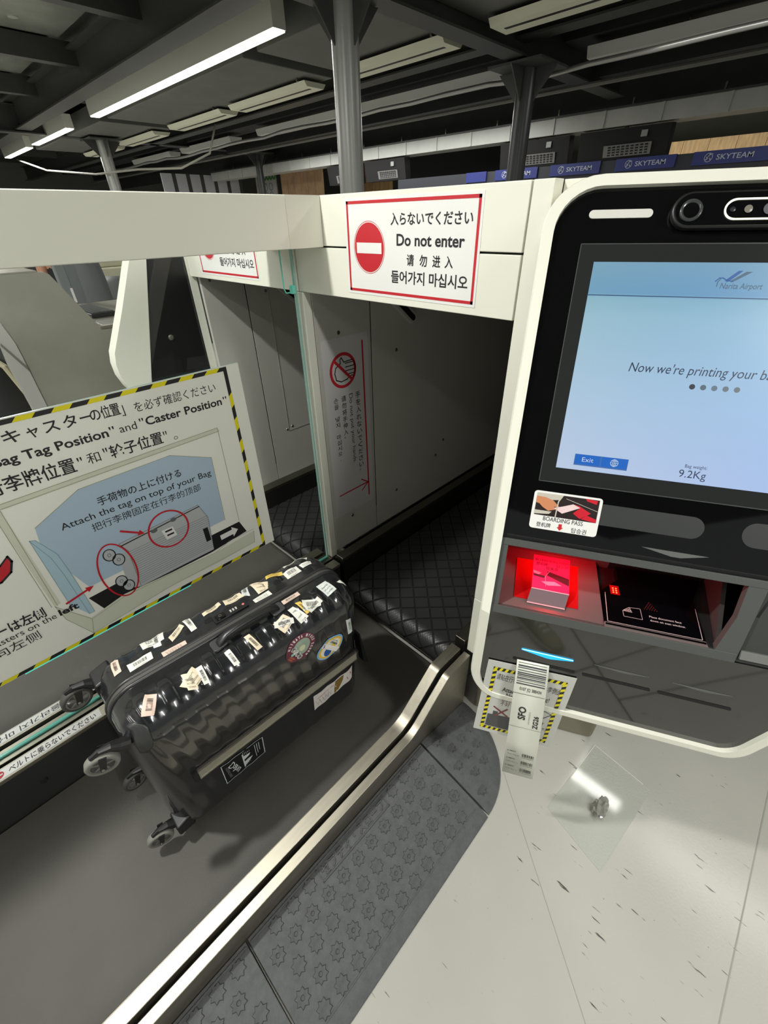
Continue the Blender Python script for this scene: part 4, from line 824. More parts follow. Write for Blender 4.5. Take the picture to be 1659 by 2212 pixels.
# printed bag tag hanging from the slot
bt_ = thing('bag_tag', 'long white printed SFO bag tag hanging from the left printer slot', 'tag')
top = [KP(0.083, 0.913, 0.001), KP(0.145, 0.911, 0.001)]; down = [KP(0.083, 0.96, 0.020), KP(0.145, 0.958, 0.020)]; 
rows_ = [(0.083, 0.913, 0.001), (0.0835, 0.925, 0.012), (0.0845, 0.955, 0.024), (0.0865, 1.00, 0.030), (0.090, 1.08, 0.028), (0.0935, 1.167, 0.018)]
b = MB(); V = []; F = []
for i, (s, t_, d) in enumerate(rows_): V += [KP(s, t_, d), KP(s + 0.064, t_ - 0.002, d), KP(s, t_, d - 0.0006), KP(s + 0.064, t_ - 0.002, d - 0.0006)]
for i in range(len(rows_) - 1): a = i * 4; F += [(a, a + 4, a + 5, a + 1), (a + 2, a + 3, a + 7, a + 6), (a, a + 2, a + 6, a + 4), (a + 1, a + 5, a + 7, a + 3)]
F += [(0, 1, 3, 2), (len(V) - 4, len(V) - 2, len(V) - 1, len(V) - 3)]
b.add(V, F).build('tag_paper', mat('tag_paper', (226, 228, 214), 0.45), bt_, smooth=True)
class Strip:
    def P(s, a, b, d=0.0):  # a 0..1 across, b 0..-1 down
        ts = [r[1] for r in rows_]; t_ = ts[0] + (-b) * (ts[-1] - ts[0]); i = max(0, min(len(ts) - 2, sum(1 for x in ts if x <= t_) - 1)); f = (t_ - ts[i]) / (ts[i + 1] - ts[i])
        r0, r1 = rows_[i], rows_[i + 1]; s0 = r0[0] + (r1[0] - r0[0]) * f; d0 = r0[2] + (r1[2] - r0[2]) * f
        return KP(s0 + a * 0.064, t_ - 0.002 * a, d0 + d)
pt = Print(Strip(), bt_, 0.0008)
y = -0.01
rnd = random.Random(3)
while y > -0.135:
    h = rnd.choice([0.003, 0.005, 0.008]); pt.rect('barcode', mat('barcode_grey', (70, 72, 76), 0.5), 0.06, y - h, 0.94, y); y -= h + rnd.choice([0.004, 0.006, 0.009])
pt.text('lettering', M_ink, '0107 JQ 388434', (0.18, -0.185), (0.86, -0.187), 0.026); pt.rect('rule', M_ink, 0, -0.214, 0.98, -0.211)
pt.text('lettering', M_ink, 'SFO', (0.46, -0.430), (0.46, -0.315), 0.23, bold=0.025)
pt.text('lettering', M_ink, 'ZG26', (0.88, -0.490), (0.88, -0.372), 0.15, bold=0.02); pt.text('lettering', mat('tag_faint', (130, 130, 126), 0.5), 'SAN FRANCISCO', (0.62, -0.460), (0.62, -0.345), 0.05)
pt.rect('rule', M_ink, 0, -0.505, 1.0, -0.503)
for i, y in enumerate((-0.775, -0.855, -0.935)):
    pt.text('lettering', M_ink, 'JL-3880434', (0.06, y + 0.018), (0.34, y + 0.017), 0.013); pt.text('lettering', mat('tag_faint', (130, 130, 126), 0.5), 'Pack 2kg 1s', (0.08, y - 0.015), (0.46, y - 0.018), 0.013)
    x = 0.55
    while x < 0.92: pt.rect('barcode', M_ink, x, y - 0.012, x + 0.014, y + 0.018); x += rnd.choice([0.022, 0.03, 0.04])
    pt.text('lettering', mat('tag_faint', (130, 130, 126), 0.5), '0107388434', (0.55, y - 0.028), (0.92, y - 0.030), 0.012)
pt.build()
# kiosk bolt
box('hinge_bolt', (0.898, 0.449, 1.045), (0.912, 0.4565, 1.062), M_steel, None, 0.001); tag(bpy.data.objects['hinge_bolt'], 'small chrome bolt in the gap between post and kiosk frame', 'bolt')

# ================================================================ SUITCASE
CL, CD, CW, CRR = 0.6795, 0.2664, 0.5782, 0.07
PRM = dict(x0=-0.0654, y0=0.9001, z0=0.131, yaw=-0.0391, roll=0.0596, pz=-0.0125)
def smooth(a, b, x): t_ = min(1, max(0, (x - a) / (b - a))); return t_ * t_ * (3 - 2 * t_)
def rib(u, a):
    """rib relief; a = path distance from the zip seam"""
    amp = smooth(0.044, 0.058, a) * smooth(0.0, 0.05, u) * smooth(0.0, 0.03, CL - u)
    bend = -0.16 * max(0.0, a - 0.17) - 0.25 * max(0.0, a - 0.13) * max(0.0, 0.22 - u)
    ph = (u + bend) / 0.054; s_ = math.sin(2 * PI * ph)
    f_ = smooth(0.09, 0.16, a); return amp * (0.0018 * (1 - f_) * math.tanh(2.4 * s_) + 0.0009 * f_ * math.asin(0.985 * s_))
def rnd_pt(p):
    inn = (min(max(p[0], CRR), CL - CRR), min(p[1], CD / 2 - CRR), min(max(p[2], CRR), CW - CRR))
    d = Vector((p[0] - inn[0], p[1] - inn[1], p[2] - inn[2])); n_ = d.normalized(); return Vector(inn) + n_ * CRR, n_
def case_surf(u, q, off=0.0):
    s_ = -1 if q >= 0 else 1; a = abs(q)
    if a <= CD / 2: p = (u, a, CW)
    else: p = (u, CD / 2, CW - (a - CD / 2))
    o, n_ = rnd_pt(p); o = o + n_ * (rib(u, a) + off); return Vector((o.x, s_ * o.y, o.z))
sc_ = thing('suitcase', 'large black ribbed hard-shell suitcase covered in barcode stickers, lying on its side edge', 'suitcase')
sc_.matrix_world = Matrix.Translation((PRM['x0'], PRM['y0'], PRM['z0'])) @ Matrix.Rotation(PRM['yaw'], 4, 'Z') @ Matrix.Rotation(-PRM['pz'], 4, 'Y') @ Matrix.Rotation(PRM['roll'], 4, 'X')
def shell_mat():
    m = mat('case_shell', (27, 28, 30), 0.20, coat=0.8, var=0.2, vscale=7, rvar=0.10); nt = m.node_tree; N = nt.nodes; b = N['Principled BSDF']; L = nt.links.new
    tc = N.new('ShaderNodeTexCoord'); mp = N.new('ShaderNodeMapping'); mp.inputs['Scale'].default_value = (170, 170, 170); mp.inputs['Rotation'].default_value = (0.6, 0.5, 0.78); L(tc.outputs['Object'], mp.inputs[0])
    ck = N.new('ShaderNodeTexChecker'); ck.inputs['Scale'].default_value = 1.0; L(mp.outputs[0], ck.inputs['Vector'])
    n = N.new('ShaderNodeTexNoise'); n.inputs['Scale'].default_value = 90; n.inputs['Detail'].default_value = 3; L(tc.outputs['Object'], n.inputs['Vector'])
    ad = N.new('ShaderNodeMath'); ad.operation = 'ADD'; L(ck.outputs['Fac'], ad.inputs[0]); L(n.outputs[0], ad.inputs[1])
    bp = N.new('ShaderNodeBump'); bp.inputs['Strength'].default_value = 0.12; bp.inputs['Distance'].default_value = 0.0012; L(ad.outputs[0], bp.inputs['Height']); L(bp.outputs[0], b.inputs['Normal']); return m
M_shell = shell_mat()
def half_shell(s_):
    NU, NW, NV = 300, 150, 22; V = []; F = []; idx = {}
    def vid(u, v, w_):
        key = (round(u, 5), round(v, 5), round(w_, 5))
        if key in idx: return idx[key]
        p = (u, v, w_); o, n_ = rnd_pt(p)
        if v >= CD / 2 - 1e-6: a = CD / 2 + (CW - w_)
        elif w_ >= CW - 1e-6: a = v
        elif w_ <= 1e-6: a = CD + CW - v
        else: a = 0
        if u <= 1e-6 or u >= CL - 1e-6: d = 0
        else: d = rib(u, a if a < CD / 2 + CW else 0.3) * (1 if a < CD / 2 + CW else 0)
        if w_ <= 1e-6 and v > 0: d = rib(u, CD / 2 + CW) * 0
        fade = smooth(0.0, 0.05, w_) if v >= CD / 2 - 1e-6 else 1
        o = o + n_ * d * fade; idx[key] = len(V); V.append((o.x, s_ * o.y, o.z)); return idx[key]
    US = [CL * i / NU for i in range(NU + 1)]; WS = [CW * i / NW for i in range(NW + 1)]; VS = [0.006 + (CD / 2 - 0.006) * i / NV for i in range(NV + 1)]
    def grid(A, B, fn):
        for i in range(len(A) - 1):
            for j in range(len(B) - 1): F.append((vid(*fn(A[i], B[j])), vid(*fn(A[i + 1], B[j])), vid(*fn(A[i + 1], B[j + 1])), vid(*fn(A[i], B[j + 1]))))
    grid(US, WS, lambda a, b_: (a, CD / 2, b_)); grid(US, VS, lambda a, b_: (a, b_, CW)); grid(US, VS, lambda a, b_: (a, b_, 0.0)); grid(WS, VS, lambda a, b_: (0.0, b_, a)); grid(WS, VS, lambda a, b_: (CL, b_, a))
    return MB().add(V, F)
half_shell(-1).build('front_shell', M_shell, sc_, smooth=True); half_shell(1).build('back_shell', M_shell, sc_, smooth=True)
def loop_pts(off, n=10, y=0.0):
    r = CRR + off; pts = []
    for (cx_, cz_, a0) in ((CL - CRR, CW - CRR, 0), (CRR, CW - CRR, PI / 2), (CRR, CRR, PI), (CL - CRR, CRR, 1.5 * PI)):
        for k in range(n + 1): a = a0 + PI / 2 * k / n; pts.append((cx_ + r * math.cos(a), y, cz_ + r * math.sin(a)))
    return pts
def closed_tube(y, off, r, n=8):
    p = loop_pts(off, 10, y); p = p + [p[0], p[1]]; return MB().tube(p, r, n, False)
RB = mat('zip_rubber', (44, 44, 44), 0.35)
b = closed_tube(-0.010, 0.0, 0.0055); b2 = closed_tube(0.010, 0.0, 0.0055); b.add(b2.v, b2.f); b.build('seam_piping', RB, sc_, smooth=True)
b = MB(); lp = loop_pts(0.0015, 10, -0.009); m_ = len(lp); b.add(lp + [(x, 0.009, z) for x, y, z in lp], [(k, (k + 1) % m_, m_ + (k + 1) % m_, m_ + k) for k in range(m_)]); b.build('zip_band', mat('zip_tape', (70, 70, 66), 0.5), sc_, smooth=True)
# side handle
def hpt(u, q, o): return case_surf(u, q, o)
hp = [(0.262, 0.044, 0.004), (0.272, 0.042, 0.014), (0.290, 0.040, 0.022), (0.325, 0.038, 0.026), (0.355, 0.038, 0.027), (0.385, 0.038, 0.026), (0.420, 0.038, 0.022), (0.438, 0.038, 0.014), (0.447, 0.038, 0.004)]
b = MB(); V = []; F = []
for i, (u, q, o) in enumerate(hp):
    c = hpt(u, q, o); wd = 0.0105 if 1 < i < 7 else 0.013; hh = 0.005
    for k in range(10): a = 2 * PI * k / 10; V.append((c.x, c.y + wd * math.cos(a), c.z + hh * math.sin(a)))
for i in range(len(hp) - 1):
    for k in range(10): F.append((i * 10 + k, i * 10 + (k + 1) % 10, (i + 1) * 10 + (k + 1) % 10, (i + 1) * 10 + k))
b.add(V, F + [tuple(range(10)), tuple(range(80, 90))]).build('side_handle', mat('handle_rubber', (34, 34, 34), 0.35), sc_, smooth=True)
for u0, u1 in ((0.248, 0.288), (0.420, 0.460)):
    b = MB(); cc_ = [(u0, 0.024), (u1, 0.022), (u1, 0.058), (u0, 0.060)]
    b.prism([case_surf(u_, q_, 0.001) for u_, q_ in rpoly(cc_, 0.008, 4)], (0, 0, 0.007)); b.build('handle_mount', mat('mount_grey', (62, 63, 64), 0.3), sc_, bevel=0.0015)
# lock
b = MB(); b.prism([case_surf(u_, q_, 0.0) for u_, q_ in rpoly([(0.292, -0.024), (0.391, -0.024), (0.391, -0.050), (0.292, -0.050)], 0.003, 2)], (0, 0, 0.005)); lk = b.build('lock_panel', M_black, sc_, bevel=0.001)
b = MB(); b.prism([case_surf(u_, q_, 0.005) for u_, q_ in rpoly([(0.298, -0.028), (0.324, -0.028), (0.324, -0.046), (0.298, -0.046)], 0.002, 2)], (0, 0, 0.004)); b.build('release_button', M_gloss, lk, bevel=0.001)
b = MB(); c = case_surf(0.311, -0.037, 0.0095); b.lathe(c, (0, 0, 1), [(0.004, 0), (0.004, 0.0006), (0.003, 0.0006), (0.003, 0)], 14); b.build('button_ring', M_steel, lk)
for u_ in (0.341, 0.349, 0.357):
    b = MB(); c = case_surf(u_, -0.037, 0.004); b.lathe((c.x - 0.002, c.y, c.z), (1, 0, 0), [(0, 0), (0.005, 0), (0.005, 0.004), (0, 0.004)], 10); b.build('dial', mat('dial_white', (190, 190, 184), 0.4), lk)
b = MB(); c = case_surf(0.379, -0.037, 0.005); b.lathe(c, (0, 0, 1), [(0.0045, 0), (0.0045, 0.001), (0, 0.001)], 4); b.build('lock_emblem', mat('emblem_red', (206, 120, 112), 0.4), lk)
b = MB(); c = case_surf(0.370, -0.037, 0.005); b.lathe(c, (0, 0, 1), [(0.0035, 0.001), (0.0, 0.0002)], 12); b.build('keyhole', M_blackm, lk)
# metal stripe on the front face
def ribbon(u0, u1, q0, q1, d0, d1, n=60):
    V = []; F = []
    for i in range(n + 1):
        u_ = u0 + (u1 - u0) * i / n; y_ = -CD / 2
        for q_, d_ in ((q0, d0), (q0, d1), (q1, d1), (q1, d0)): p = case_surf(u_, q_); V.append((p.x, y_ - d_, p.z))
    for i in range(n):
        for k in range(4): F.append((i * 4 + k, i * 4 + (k + 1) % 4, i * 4 + 4 + (k + 1) % 4, i * 4 + 4 + k))
    return MB().add(V, F + [(0, 1, 2, 3), tuple(range(n * 4, n * 4 + 4))])
ribbon(0.086, 0.660, 0.405, 0.462, -0.004, 0.0036).build('stripe_bed', M_black, sc_)
st_ = ribbon(0.100, 0.652, 0.415, 0.452, 0.0, 0.0075).build('metal_stripe', mat('stripe_metal', (160, 158, 142), 0.3, 0.35), sc_, bevel=0.0015)
ribbon(0.100, 0.652, 0.414, 0.4165, 0.004, 0.0095).build('stripe_edge', M_steel, st_); ribbon(0.100, 0.652, 0.4505, 0.4535, 0.004, 0.0095).build('stripe_edge', M_steel, st_)
b = MB()
ribbon(0.088, 0.100, 0.411, 0.456, 0.0, 0.010, 4).build('stripe_end', M_blackm, sc_); ribbon(0.652, 0.662, 0.411, 0.456, 0.0, 0.010, 4).build('stripe_end', M_blackm, sc_)
# wheel housings and wheels
TY = mat('wheel_tyre', (120, 120, 112), 0.6); HB = mat('wheel_hub', (132, 132, 128), 0.35, 0.5)
def wheel(sv, top, tyre):
    wz = CW - 0.059 if top else 0.062; v0 = 0.100 * sv; r = 0.034
    hs_ = MB()
    if not (top and sv < 0): hs_.prism([(0.045, v0 + 0.032, wz + 0.034), (-0.003, v0 + 0.024, wz + 0.026), (-0.003, v0 + 0.024, wz - 0.020), (0.045, v0 + 0.032, wz - 0.032)], (0, -0.052 - 0.004, 0)); hs_.build('wheel_housing', M_black, sc_, bevel=0.006)
    c = Vector((-0.044, v0, wz - 0.008)); ax = Vector((0.22, 1, 0.05)).normalized() if sv < 0 else Vector((-0.1, 1, 0.0)).normalized()
    f = MB(); f.tube([(0.012, v0, wz + 0.004), (-0.006, v0, wz + 0.014), (-0.020, v0, wz + 0.026), (-0.040, v0, wz + 0.0315), (-0.058, v0, wz + 0.026)], [0.016, 0.014, 0.010, 0.007, 0.005], 12)
    for s_ in (-1, 1):
        p0 = c + ax * 0.0145 * s_; e = Vector((-0.006, 0, 0.030)); f.prism([p0 + Vector((-0.006, 0, -0.005)), p0 + Vector((0.006, 0, -0.006)), p0 + Vector((0.016, 0, 0.030)), p0 + Vector((0.002, 0, 0.036))], ax * 0.003 * s_)
    fk = f.build('wheel_fork', M_black, sc_, smooth=False)
    ty = MB(); ty.lathe(c, ax, [(r - 0.008, -0.010), (r - 0.003, -0.0105), (r, -0.006), (r, 0.006), (r - 0.003, 0.0105), (r - 0.008, 0.010), (r - 0.008, -0.010)], 30); w_ = ty.build('wheel', tyre, sc_, smooth=True)
    h = MB(); h.lathe(c, ax, [(r - 0.008, -0.009), (r - 0.011, -0.009), (r - 0.011, 0.009), (r - 0.008, 0.009)], 24); h.lathe(c, ax, [(0, -0.0115), (0.007, -0.0115), (0.008, -0.009), (0.008, 0.009), (0.007, 0.0115), (0, 0.0115)], 14)
    u = ax.cross(Vector((0, 0, 1))).normalized(); v = ax.cross(u)
    for k in range(5):
        a = 2 * PI * k / 5; d = u * math.cos(a) + v * math.sin(a); e = u * -math.sin(a) + v * math.cos(a)
        for s_ in (1,): h.prism([c + d * 0.006 + e * 0.003 - ax * 0.007, c + d * (r - 0.010) + e * 0.002 - ax * 0.007, c + d * (r - 0.010) - e * 0.002 - ax * 0.007, c + d * 0.006 - e * 0.003 - ax * 0.007], ax * 0.014)
    h.build('hub', HB, w_); bo = MB(); bo.lathe(c - ax * 0.0178, -ax, [(0.0035, 0), (0.0035, 0.002), (0, 0.003)], 10); bo.build('axle_bolt', M_steel, w_)
wheel(-1, True, TY); wheel(-1, False, TY); wheel(1, True, mat('wheel_tyre_dark', (62, 62, 58), 0.6)); wheel(1, False, mat('wheel_tyre_dark', (62, 62, 58), 0.6))
# corner guard at the upper front wheel
b = MB(); cg = [(0.006, 0.075), (0.050, 0.155), (0.050, 0.185), (0.040, 0.235), (0.004, 0.245)]
V = []; F = []; nG = 8
for i in range(nG + 1):
    for j in range(nG + 1):
        s_ = i / nG; t_ = j / nG; u_ = 0.003 + (0.050 * min(1, 0.45 + t_ * 1.6, 0.5 + (1 - t_) * 3)) * s_; q_ = 0.095 + 0.135 * t_; V.append(case_surf(u_, q_, 0.0025))
for i in range(nG):
    for j in range(nG): F.append((i * (nG + 1) + j, i * (nG + 1) + j + 1, (i + 1) * (nG + 1) + j + 1, (i + 1) * (nG + 1) + j))
o = b.add(V, F).build('corner_guard', mat('guard_plastic', (52, 53, 52), 0.4), sc_, smooth=True); so = o.modifiers.new('solid', 'SOLIDIFY'); so.thickness = 0.003; so.offset = -1
# leather flap (luggage strap end) at the right end
b = MB(); b.prism([(CL + 0.002, -0.115, 0.335), (CL + 0.018, -0.12, 0.25), (CL + 0.030, -0.13, 0.165), (CL + 0.008, -0.13, 0.190), (CL - 0.004, -0.12, 0.33)], (0, 0.035, 0)); b.build('strap_flap', M_black, sc_)
b = MB(); b.box((CL - 0.002, -0.05, 0.20), (CL + 0.016, 0.05, 0.40)); b.build('end_handle', M_black, sc_, bevel=0.006)

# stickers
class CaseQuad:
    def __init__(s, c, base=0.0006): s.c = c; s.b = base
    def P(s, a, b, d=0.0):
        c = s.c; u_ = (c[0][0] * (1 - a) + c[1][0] * a) * (1 - b) + (c[3][0] * (1 - a) + c[2][0] * a) * b; q_ = (c[0][1] * (1 - a) + c[1][1] * a) * (1 - b) + (c[3][1] * (1 - a) + c[2][1] * a) * b
        return case_surf(u_, q_, s.b + d)
def patch(cq, n, m_, name, mt, parent, cut=None, d=0.0):
    V = []; F = []
    for i in range(n + 1):
        for j in range(m_ + 1): V.append(cq.P(i / n, j / m_, d))
    for i in range(n):
        for j in range(m_): F.append((i * (m_ + 1) + j, (i + 1) * (m_ + 1) + j, (i + 1) * (m_ + 1) + j + 1, i * (m_ + 1) + j + 1))
    return MB().add(V, F).build(name, mt, parent, smooth=True, fix=False)
LW = mat('label_white', (222, 222, 212), 0.5); LC = mat('label_cream', (222, 208, 180), 0.55); LP = mat('label_pink', (214, 190, 174), 0.55); LY = mat('label_yellow', (222, 190, 92), 0.5); LB_ = mat('label_bluish', (206, 212, 206), 0.5)
BI = mat('barcode_ink', (70, 66, 60), 0.6)
lay = [0]
def label(c, mt, bars='long', jag=0):
    lay[0] += 1; base = 0.0007 + 0.00012 * (lay[0] % 7)
    cq = CaseQuad(c, base); o = patch(cq, 12, 8, 'luggage_sticker', mt, sc_)
    pb_ = Print(cq, o, 0.0005); r_ = random.Random(lay[0])
    if bars == 'long':
        x = 0.22
        while x < 0.78: wd = r_.choice([0.008, 0.014, 0.022]); pb_.rect('barcode', BI, x, 0.22, x + wd, 0.66); x += wd + r_.choice([0.012, 0.02])
        pb_.text('barcode', BI, '0%d %d' % (r_.randint(100, 999), r_.randint(100000, 999999)), (0.25, 0.72 + 0.14), (0.72, 0.72 + 0.14), -0.10 if 0 else 0.10)
    elif bars == 'side':
        y = 0.2
        while y < 0.75: wd = r_.choice([0.012, 0.02, 0.03]); pb_.rect('barcode', BI, 0.3, y, 0.75, y + wd); y += wd + r_.choice([0.015, 0.03])
    elif bars == 'text':
        for k in range(3): pb_.text('barcode', BI, '%06d' % r_.randint(0, 999999), (0.15, 0.30 + 0.22 * k), (0.8, 0.30 + 0.22 * k), 0.11)
    pb_.build(); return o
label([(0.553, -.125), (0.593, -.128), (0.604, -.118), (0.548, -.092)], LW, 'side'); label([(0.600, -.128), (0.646, -.106), (0.625, -.078), (0.604, -.112)], LW, 'text'); label([(0.588, -.070), (0.629, -.064), (0.623, -.049), (0.591, -.050)], LW, 'text')
label([(0.491, -.122), (0.535, -.084), (0.528, -.065), (0.481, -.088)], LY, 'text'); label([(0.530, -.072), (0.580, -.073), (0.580, -.041), (0.528, -.039)], LW); label([(0.435, -.122), (0.474, -.07), (0.465, -.046), (0.432, -.044)], LC)
label([(0.455, -.10), (0.480, -.075), (0.470, -.055), (0.445, -.060)], LC, 'text'); label([(0.410, -.125), (0.430, -.128), (0.412, -.057), (0.394, -.067)], LB_, 'side'); label([(0.345, -.10), (0.395, -.092), (0.397, -.064), (0.341, -.067)], LC); label([(0.408, -.036), (0.461, -.039), (0.462, -.019), (0.409, -.021)], LW, 'text')
label([(0.280, -.087), (0.335, -.109), (0.334, -.080), (0.279, -.070)], LC); label([(0.230, -.112), (0.251, -.128), (0.249, -.046), (0.233, -.044)], LW, 'side'); label([(0.181, -.064), (0.221, -.098), (0.227, -.074), (0.184, -.046)], LC); label([(0.150, -.033), (0.210, -.030), (0.209, -.013), (0.150, -.016)], LP, 'text')
label([(0.120, -.122), (0.180, -.112), (0.172, -.068), (0.120, -.070)], LW); label([(0.150, -.125), (0.170, -.118), (0.160, -.055), (0.142, -.060)], LW, 'side'); label([(0.075, -.052), (0.133, -.053), (0.130, -.030), (0.075, -.027)], LW); label([(0.043, -.112), (0.065, -.085), (0.061, -.044), (0.042, -.044)], LP, 'side')
label([(0.465, .022), (0.521, .022), (0.521, .037), (0.464, .038)], LP); label([(0.573, .042), (0.608, .041), (0.615, .088), (0.579, .094)], LB_, 'text'); label([(0.637, .061), (0.659, .058), (0.672, .085), (0.668, .092)], LW, 'none')
label([(0.490, .054), (0.505, .059), (0.507, .106), (0.497, .107)], LY, 'side'); label([(0.512, .056), (0.555, .087), (0.546, .108), (0.494, .092)], LW); label([(0.505, .092), (0.553, .075), (0.558, .098), (0.510, .112)], LW); label([(0.461, .061), (0.480, .059), (0.499, .117), (0.470, .130)], LW)
label([(0.404, .076), (0.443, .066), (0.459, .098), (0.419, .127)], LC); label([(0.411, .071), (0.460, .091), (0.454, .110), (0.401, .090)], LW); label([(0.325, .063), (0.341, .063), (0.352, .122), (0.336, .124)], LC, 'side'); label([(0.266, .071), (0.281, .071), (0.285, .129), (0.270, .127)], LW, 'side')
label([(0.609, .229), (0.630, .239), (0.641, .312), (0.617, .305)], LB_, 'side'); label([(0.146, .086), (0.190, .056), (0.205, .096), (0.173, .117)], LC); label([(0.160, .060), (0.185, .075), (0.178, .125), (0.158, .110)], LC, 'text'); label([(0.194, .066), (0.209, .066), (0.206, .128), (0.192, .125)], LW, 'side'); label([(0.080, .055), (0.101, .070), (0.077, .118), (0.052, .100)], LP, 'side')
# shape stickers on the front face (local frame: u along, q down)
class CaseFlat:
    def __init__(s, u0, q0, base): s.u0 = u0; s.q0 = q0; s.b = base
    def P(s, a, b, d=0.0): return case_surf(s.u0 + a, s.q0 - b, s.b + d)
def disc(S_, name, mt, ra, rb, rot, n=40, rings=5, d=0.0, c=(0, 0), parent=None):
    V = [S_.P(c[0], c[1], d)]; F = []
    for i in range(1, rings + 1):
        for k in range(n): t_ = 2 * PI * k / n; x, y = ra * i / rings * math.cos(t_), rb * i / rings * math.sin(t_); V.append(S_.P(c[0] + x * math.cos(rot) - y * math.sin(rot), c[1] + x * math.sin(rot) + y * math.cos(rot), d))
    for k in range(n): F.append((0, 1 + k, 1 + (k + 1) % n))
    for i in range(rings - 1):
        for k in range(n): a = 1 + i * n; F.append((a + k, a + n + k, a + n + (k + 1) % n, a + (k + 1) % n))
    return MB().add(V, F).build(name, mt, parent or sc_, smooth=True, fix=False)
S1 = CaseFlat(0.447, 0.216, 0.0012); MR = mat('badge_maroon', (104, 46, 64), 0.35)
bd = disc(S1, 'round_sticker', MR, 0.049, 0.049, 0); bd['label'] = 'maroon round hot-spring souvenir sticker'
disc(S1, 'scene_disc', mat('badge_sage', (150, 168, 150), 0.4), 0.028, 0.030, 0, d=0.0004, c=(0.004, 0.002), parent=bd); disc(S1, 'scene_glow', mat('badge_pale', (206, 208, 170), 0.4), 0.010, 0.012, 0, d=0.0006, c=(0.004, -0.002), parent=bd, rings=2)
pr = Print(S1, bd, 0.0009); WB = mat('badge_white', (236, 232, 226), 0.4)
word = 'NIIGATA MYOKO KOGEN'
for i, ch in enumerate(word):
    if ch == ' ': continue
    a = math.radians(150 - i * 12.2); rx = 0.0375; cx_, cy_ = rx * math.cos(a), rx * math.sin(a); tx, ty = math.sin(a), -math.cos(a); w_ = 0.0026 if ch != 'I' else 0.0009
    pr.text('lettering', WB, ch, (cx_ - tx * w_, cy_ - ty * w_), (cx_ + tx * w_, cy_ + ty * w_), 0.0085, bold=0.05)
for i, ch in enumerate('赤倉温泉'):
    x, y = -0.022 + i * 0.005, 0.010 - i * 0.0145; pr.ell('lettering_ground', WB, (x, y), 0.0085, 0.0085, 0, 10, 0.0010); pr.text('lettering_dark', M_ink, ch, (x - 0.0065, y - 0.0055), (x + 0.0065, y - 0.0055), 0.012, 0.0013, bold=0.02)
OR = mat('badge_orange', (214, 122, 80), 0.4); pr.text('lettering_orange', OR, 'AKAKURA', (-0.040, -0.008), (-0.025, -0.032), 0.0045, bold=0.03); pr.text('lettering_orange', OR, 'ONSEN', (-0.046, -0.010), (-0.034, -0.030), 0.0045, bold=0.03)
pr.rect('wave_patch', mat('badge_mint', (140, 202, 180), 0.4), -0.033, -0.012, -0.020, -0.002); pr.build()
S2_ = CaseFlat(0.546, 0.304, 0.0012); bd = disc(S2_, 'oval_sticker', mat('badge_sky', (120, 176, 220), 0.35), 0.050, 0.042, 0.25); bd['label'] = 'blue and yellow oval ski resort souvenir sticker'
disc(S2_, 'ring_yellow', mat('badge_yellow', (232, 186, 52), 0.4), 0.044, 0.036, 0.25, d=0.0004, parent=bd); disc(S2_, 'ring_cream', mat('badge_cream', (228, 226, 208), 0.4), 0.037, 0.029, 0.25, d=0.0006, parent=bd); disc(S2_, 'blue_hills', mat('badge_blue', (24, 82, 160), 0.4), 0.016, 0.018, 0.2, d=0.0008, c=(-0.010, -0.012), parent=bd, rings=2); disc(S2_, 'sun_disc', mat('badge_sun', (236, 204, 20), 0.4), 0.012, 0.012, 0, d=0.0009, c=(0.006, -0.004), parent=bd, rings=2)
pr = Print(S2_, bd, 0.0012); pr.poly('banner', WB, [(-0.034, 0.026), (-0.020, 0.036), (0.034, -0.028), (0.020, -0.038)], 0.0011); pr.text('lettering', M_ink, 'Whistler', (-0.030, 0.022), (0.020, -0.032), 0.015, 0.0014, bold=0.02, shear=0.2); pr.text('lettering', M_ink, 'CANADA', (0.000, 0.022), (0.022, -0.006), 0.0075, 0.0014, bold=0.03); pr.text('lettering', M_ink, 'EST. 1966', (0.010, 0.026), (0.026, 0.006), 0.004, 0.0014); pr.build()
cq = CaseQuad([(0.469, 0.493), (0.637, 0.494), (0.632, 0.557), (0.467, 0.572)], 0.0008); mp_ = patch(cq, 30, 8, 'map_sticker', mat('map_white', (206, 202, 196), 0.45), sc_); mp_['label'] = 'white and brown map sticker low on the front face'
pr = Print(cq, mp_, 0.0005); pr.poly('brown_patch', mat('map_brown', (122, 98, 40), 0.5), [(0.50, 0.98), (0.50, 0.55), (0.52, 0.08), (0.74, 0.08), (0.72, 0.5), (0.60, 0.9)]); pr.poly('red_patch', mat('map_red', (176, 24, 48), 0.5), [(0.82, 0.45), (0.92, 0.25), (0.95, 0.45), (0.86, 0.75)]); pr.text('lettering', mat('map_pinkink', (190, 110, 118), 0.5), 'Hokkaido ski map', (0.06, 0.30), (0.48, 0.24), 0.10)
for k in range(5): pr.line('map_lines', mat('map_grey', (150, 148, 146), 0.5), [(0.04 + 0.08 * k, 0.45), (0.10 + 0.08 * k, 0.85), (0.14 + 0.07 * k, 0.5), (0.18 + 0.06 * k, 0.9)], 0.006)
pr.build()
cq = CaseQuad([(0.151, 0.482), (0.284, 0.488), (0.281, 0.583), (0.150, 0.590)], 0.0008); dk = patch(cq, 28, 12, 'black_sticker', M_gloss2 if 0 else mat('sticker_black', (16, 18, 20), 0.3), sc_); dk['label'] = 'black sticker with white outline and mountain drawing'
cf = CaseQuad([(0.151, 0.482), (0.284, 0.488), (0.281, 0.583), (0.150, 0.590)], 0.0008); pr = Print(cf, dk, 0.0008); WS_ = mat('sticker_silver', (190, 196, 194), 0.4)
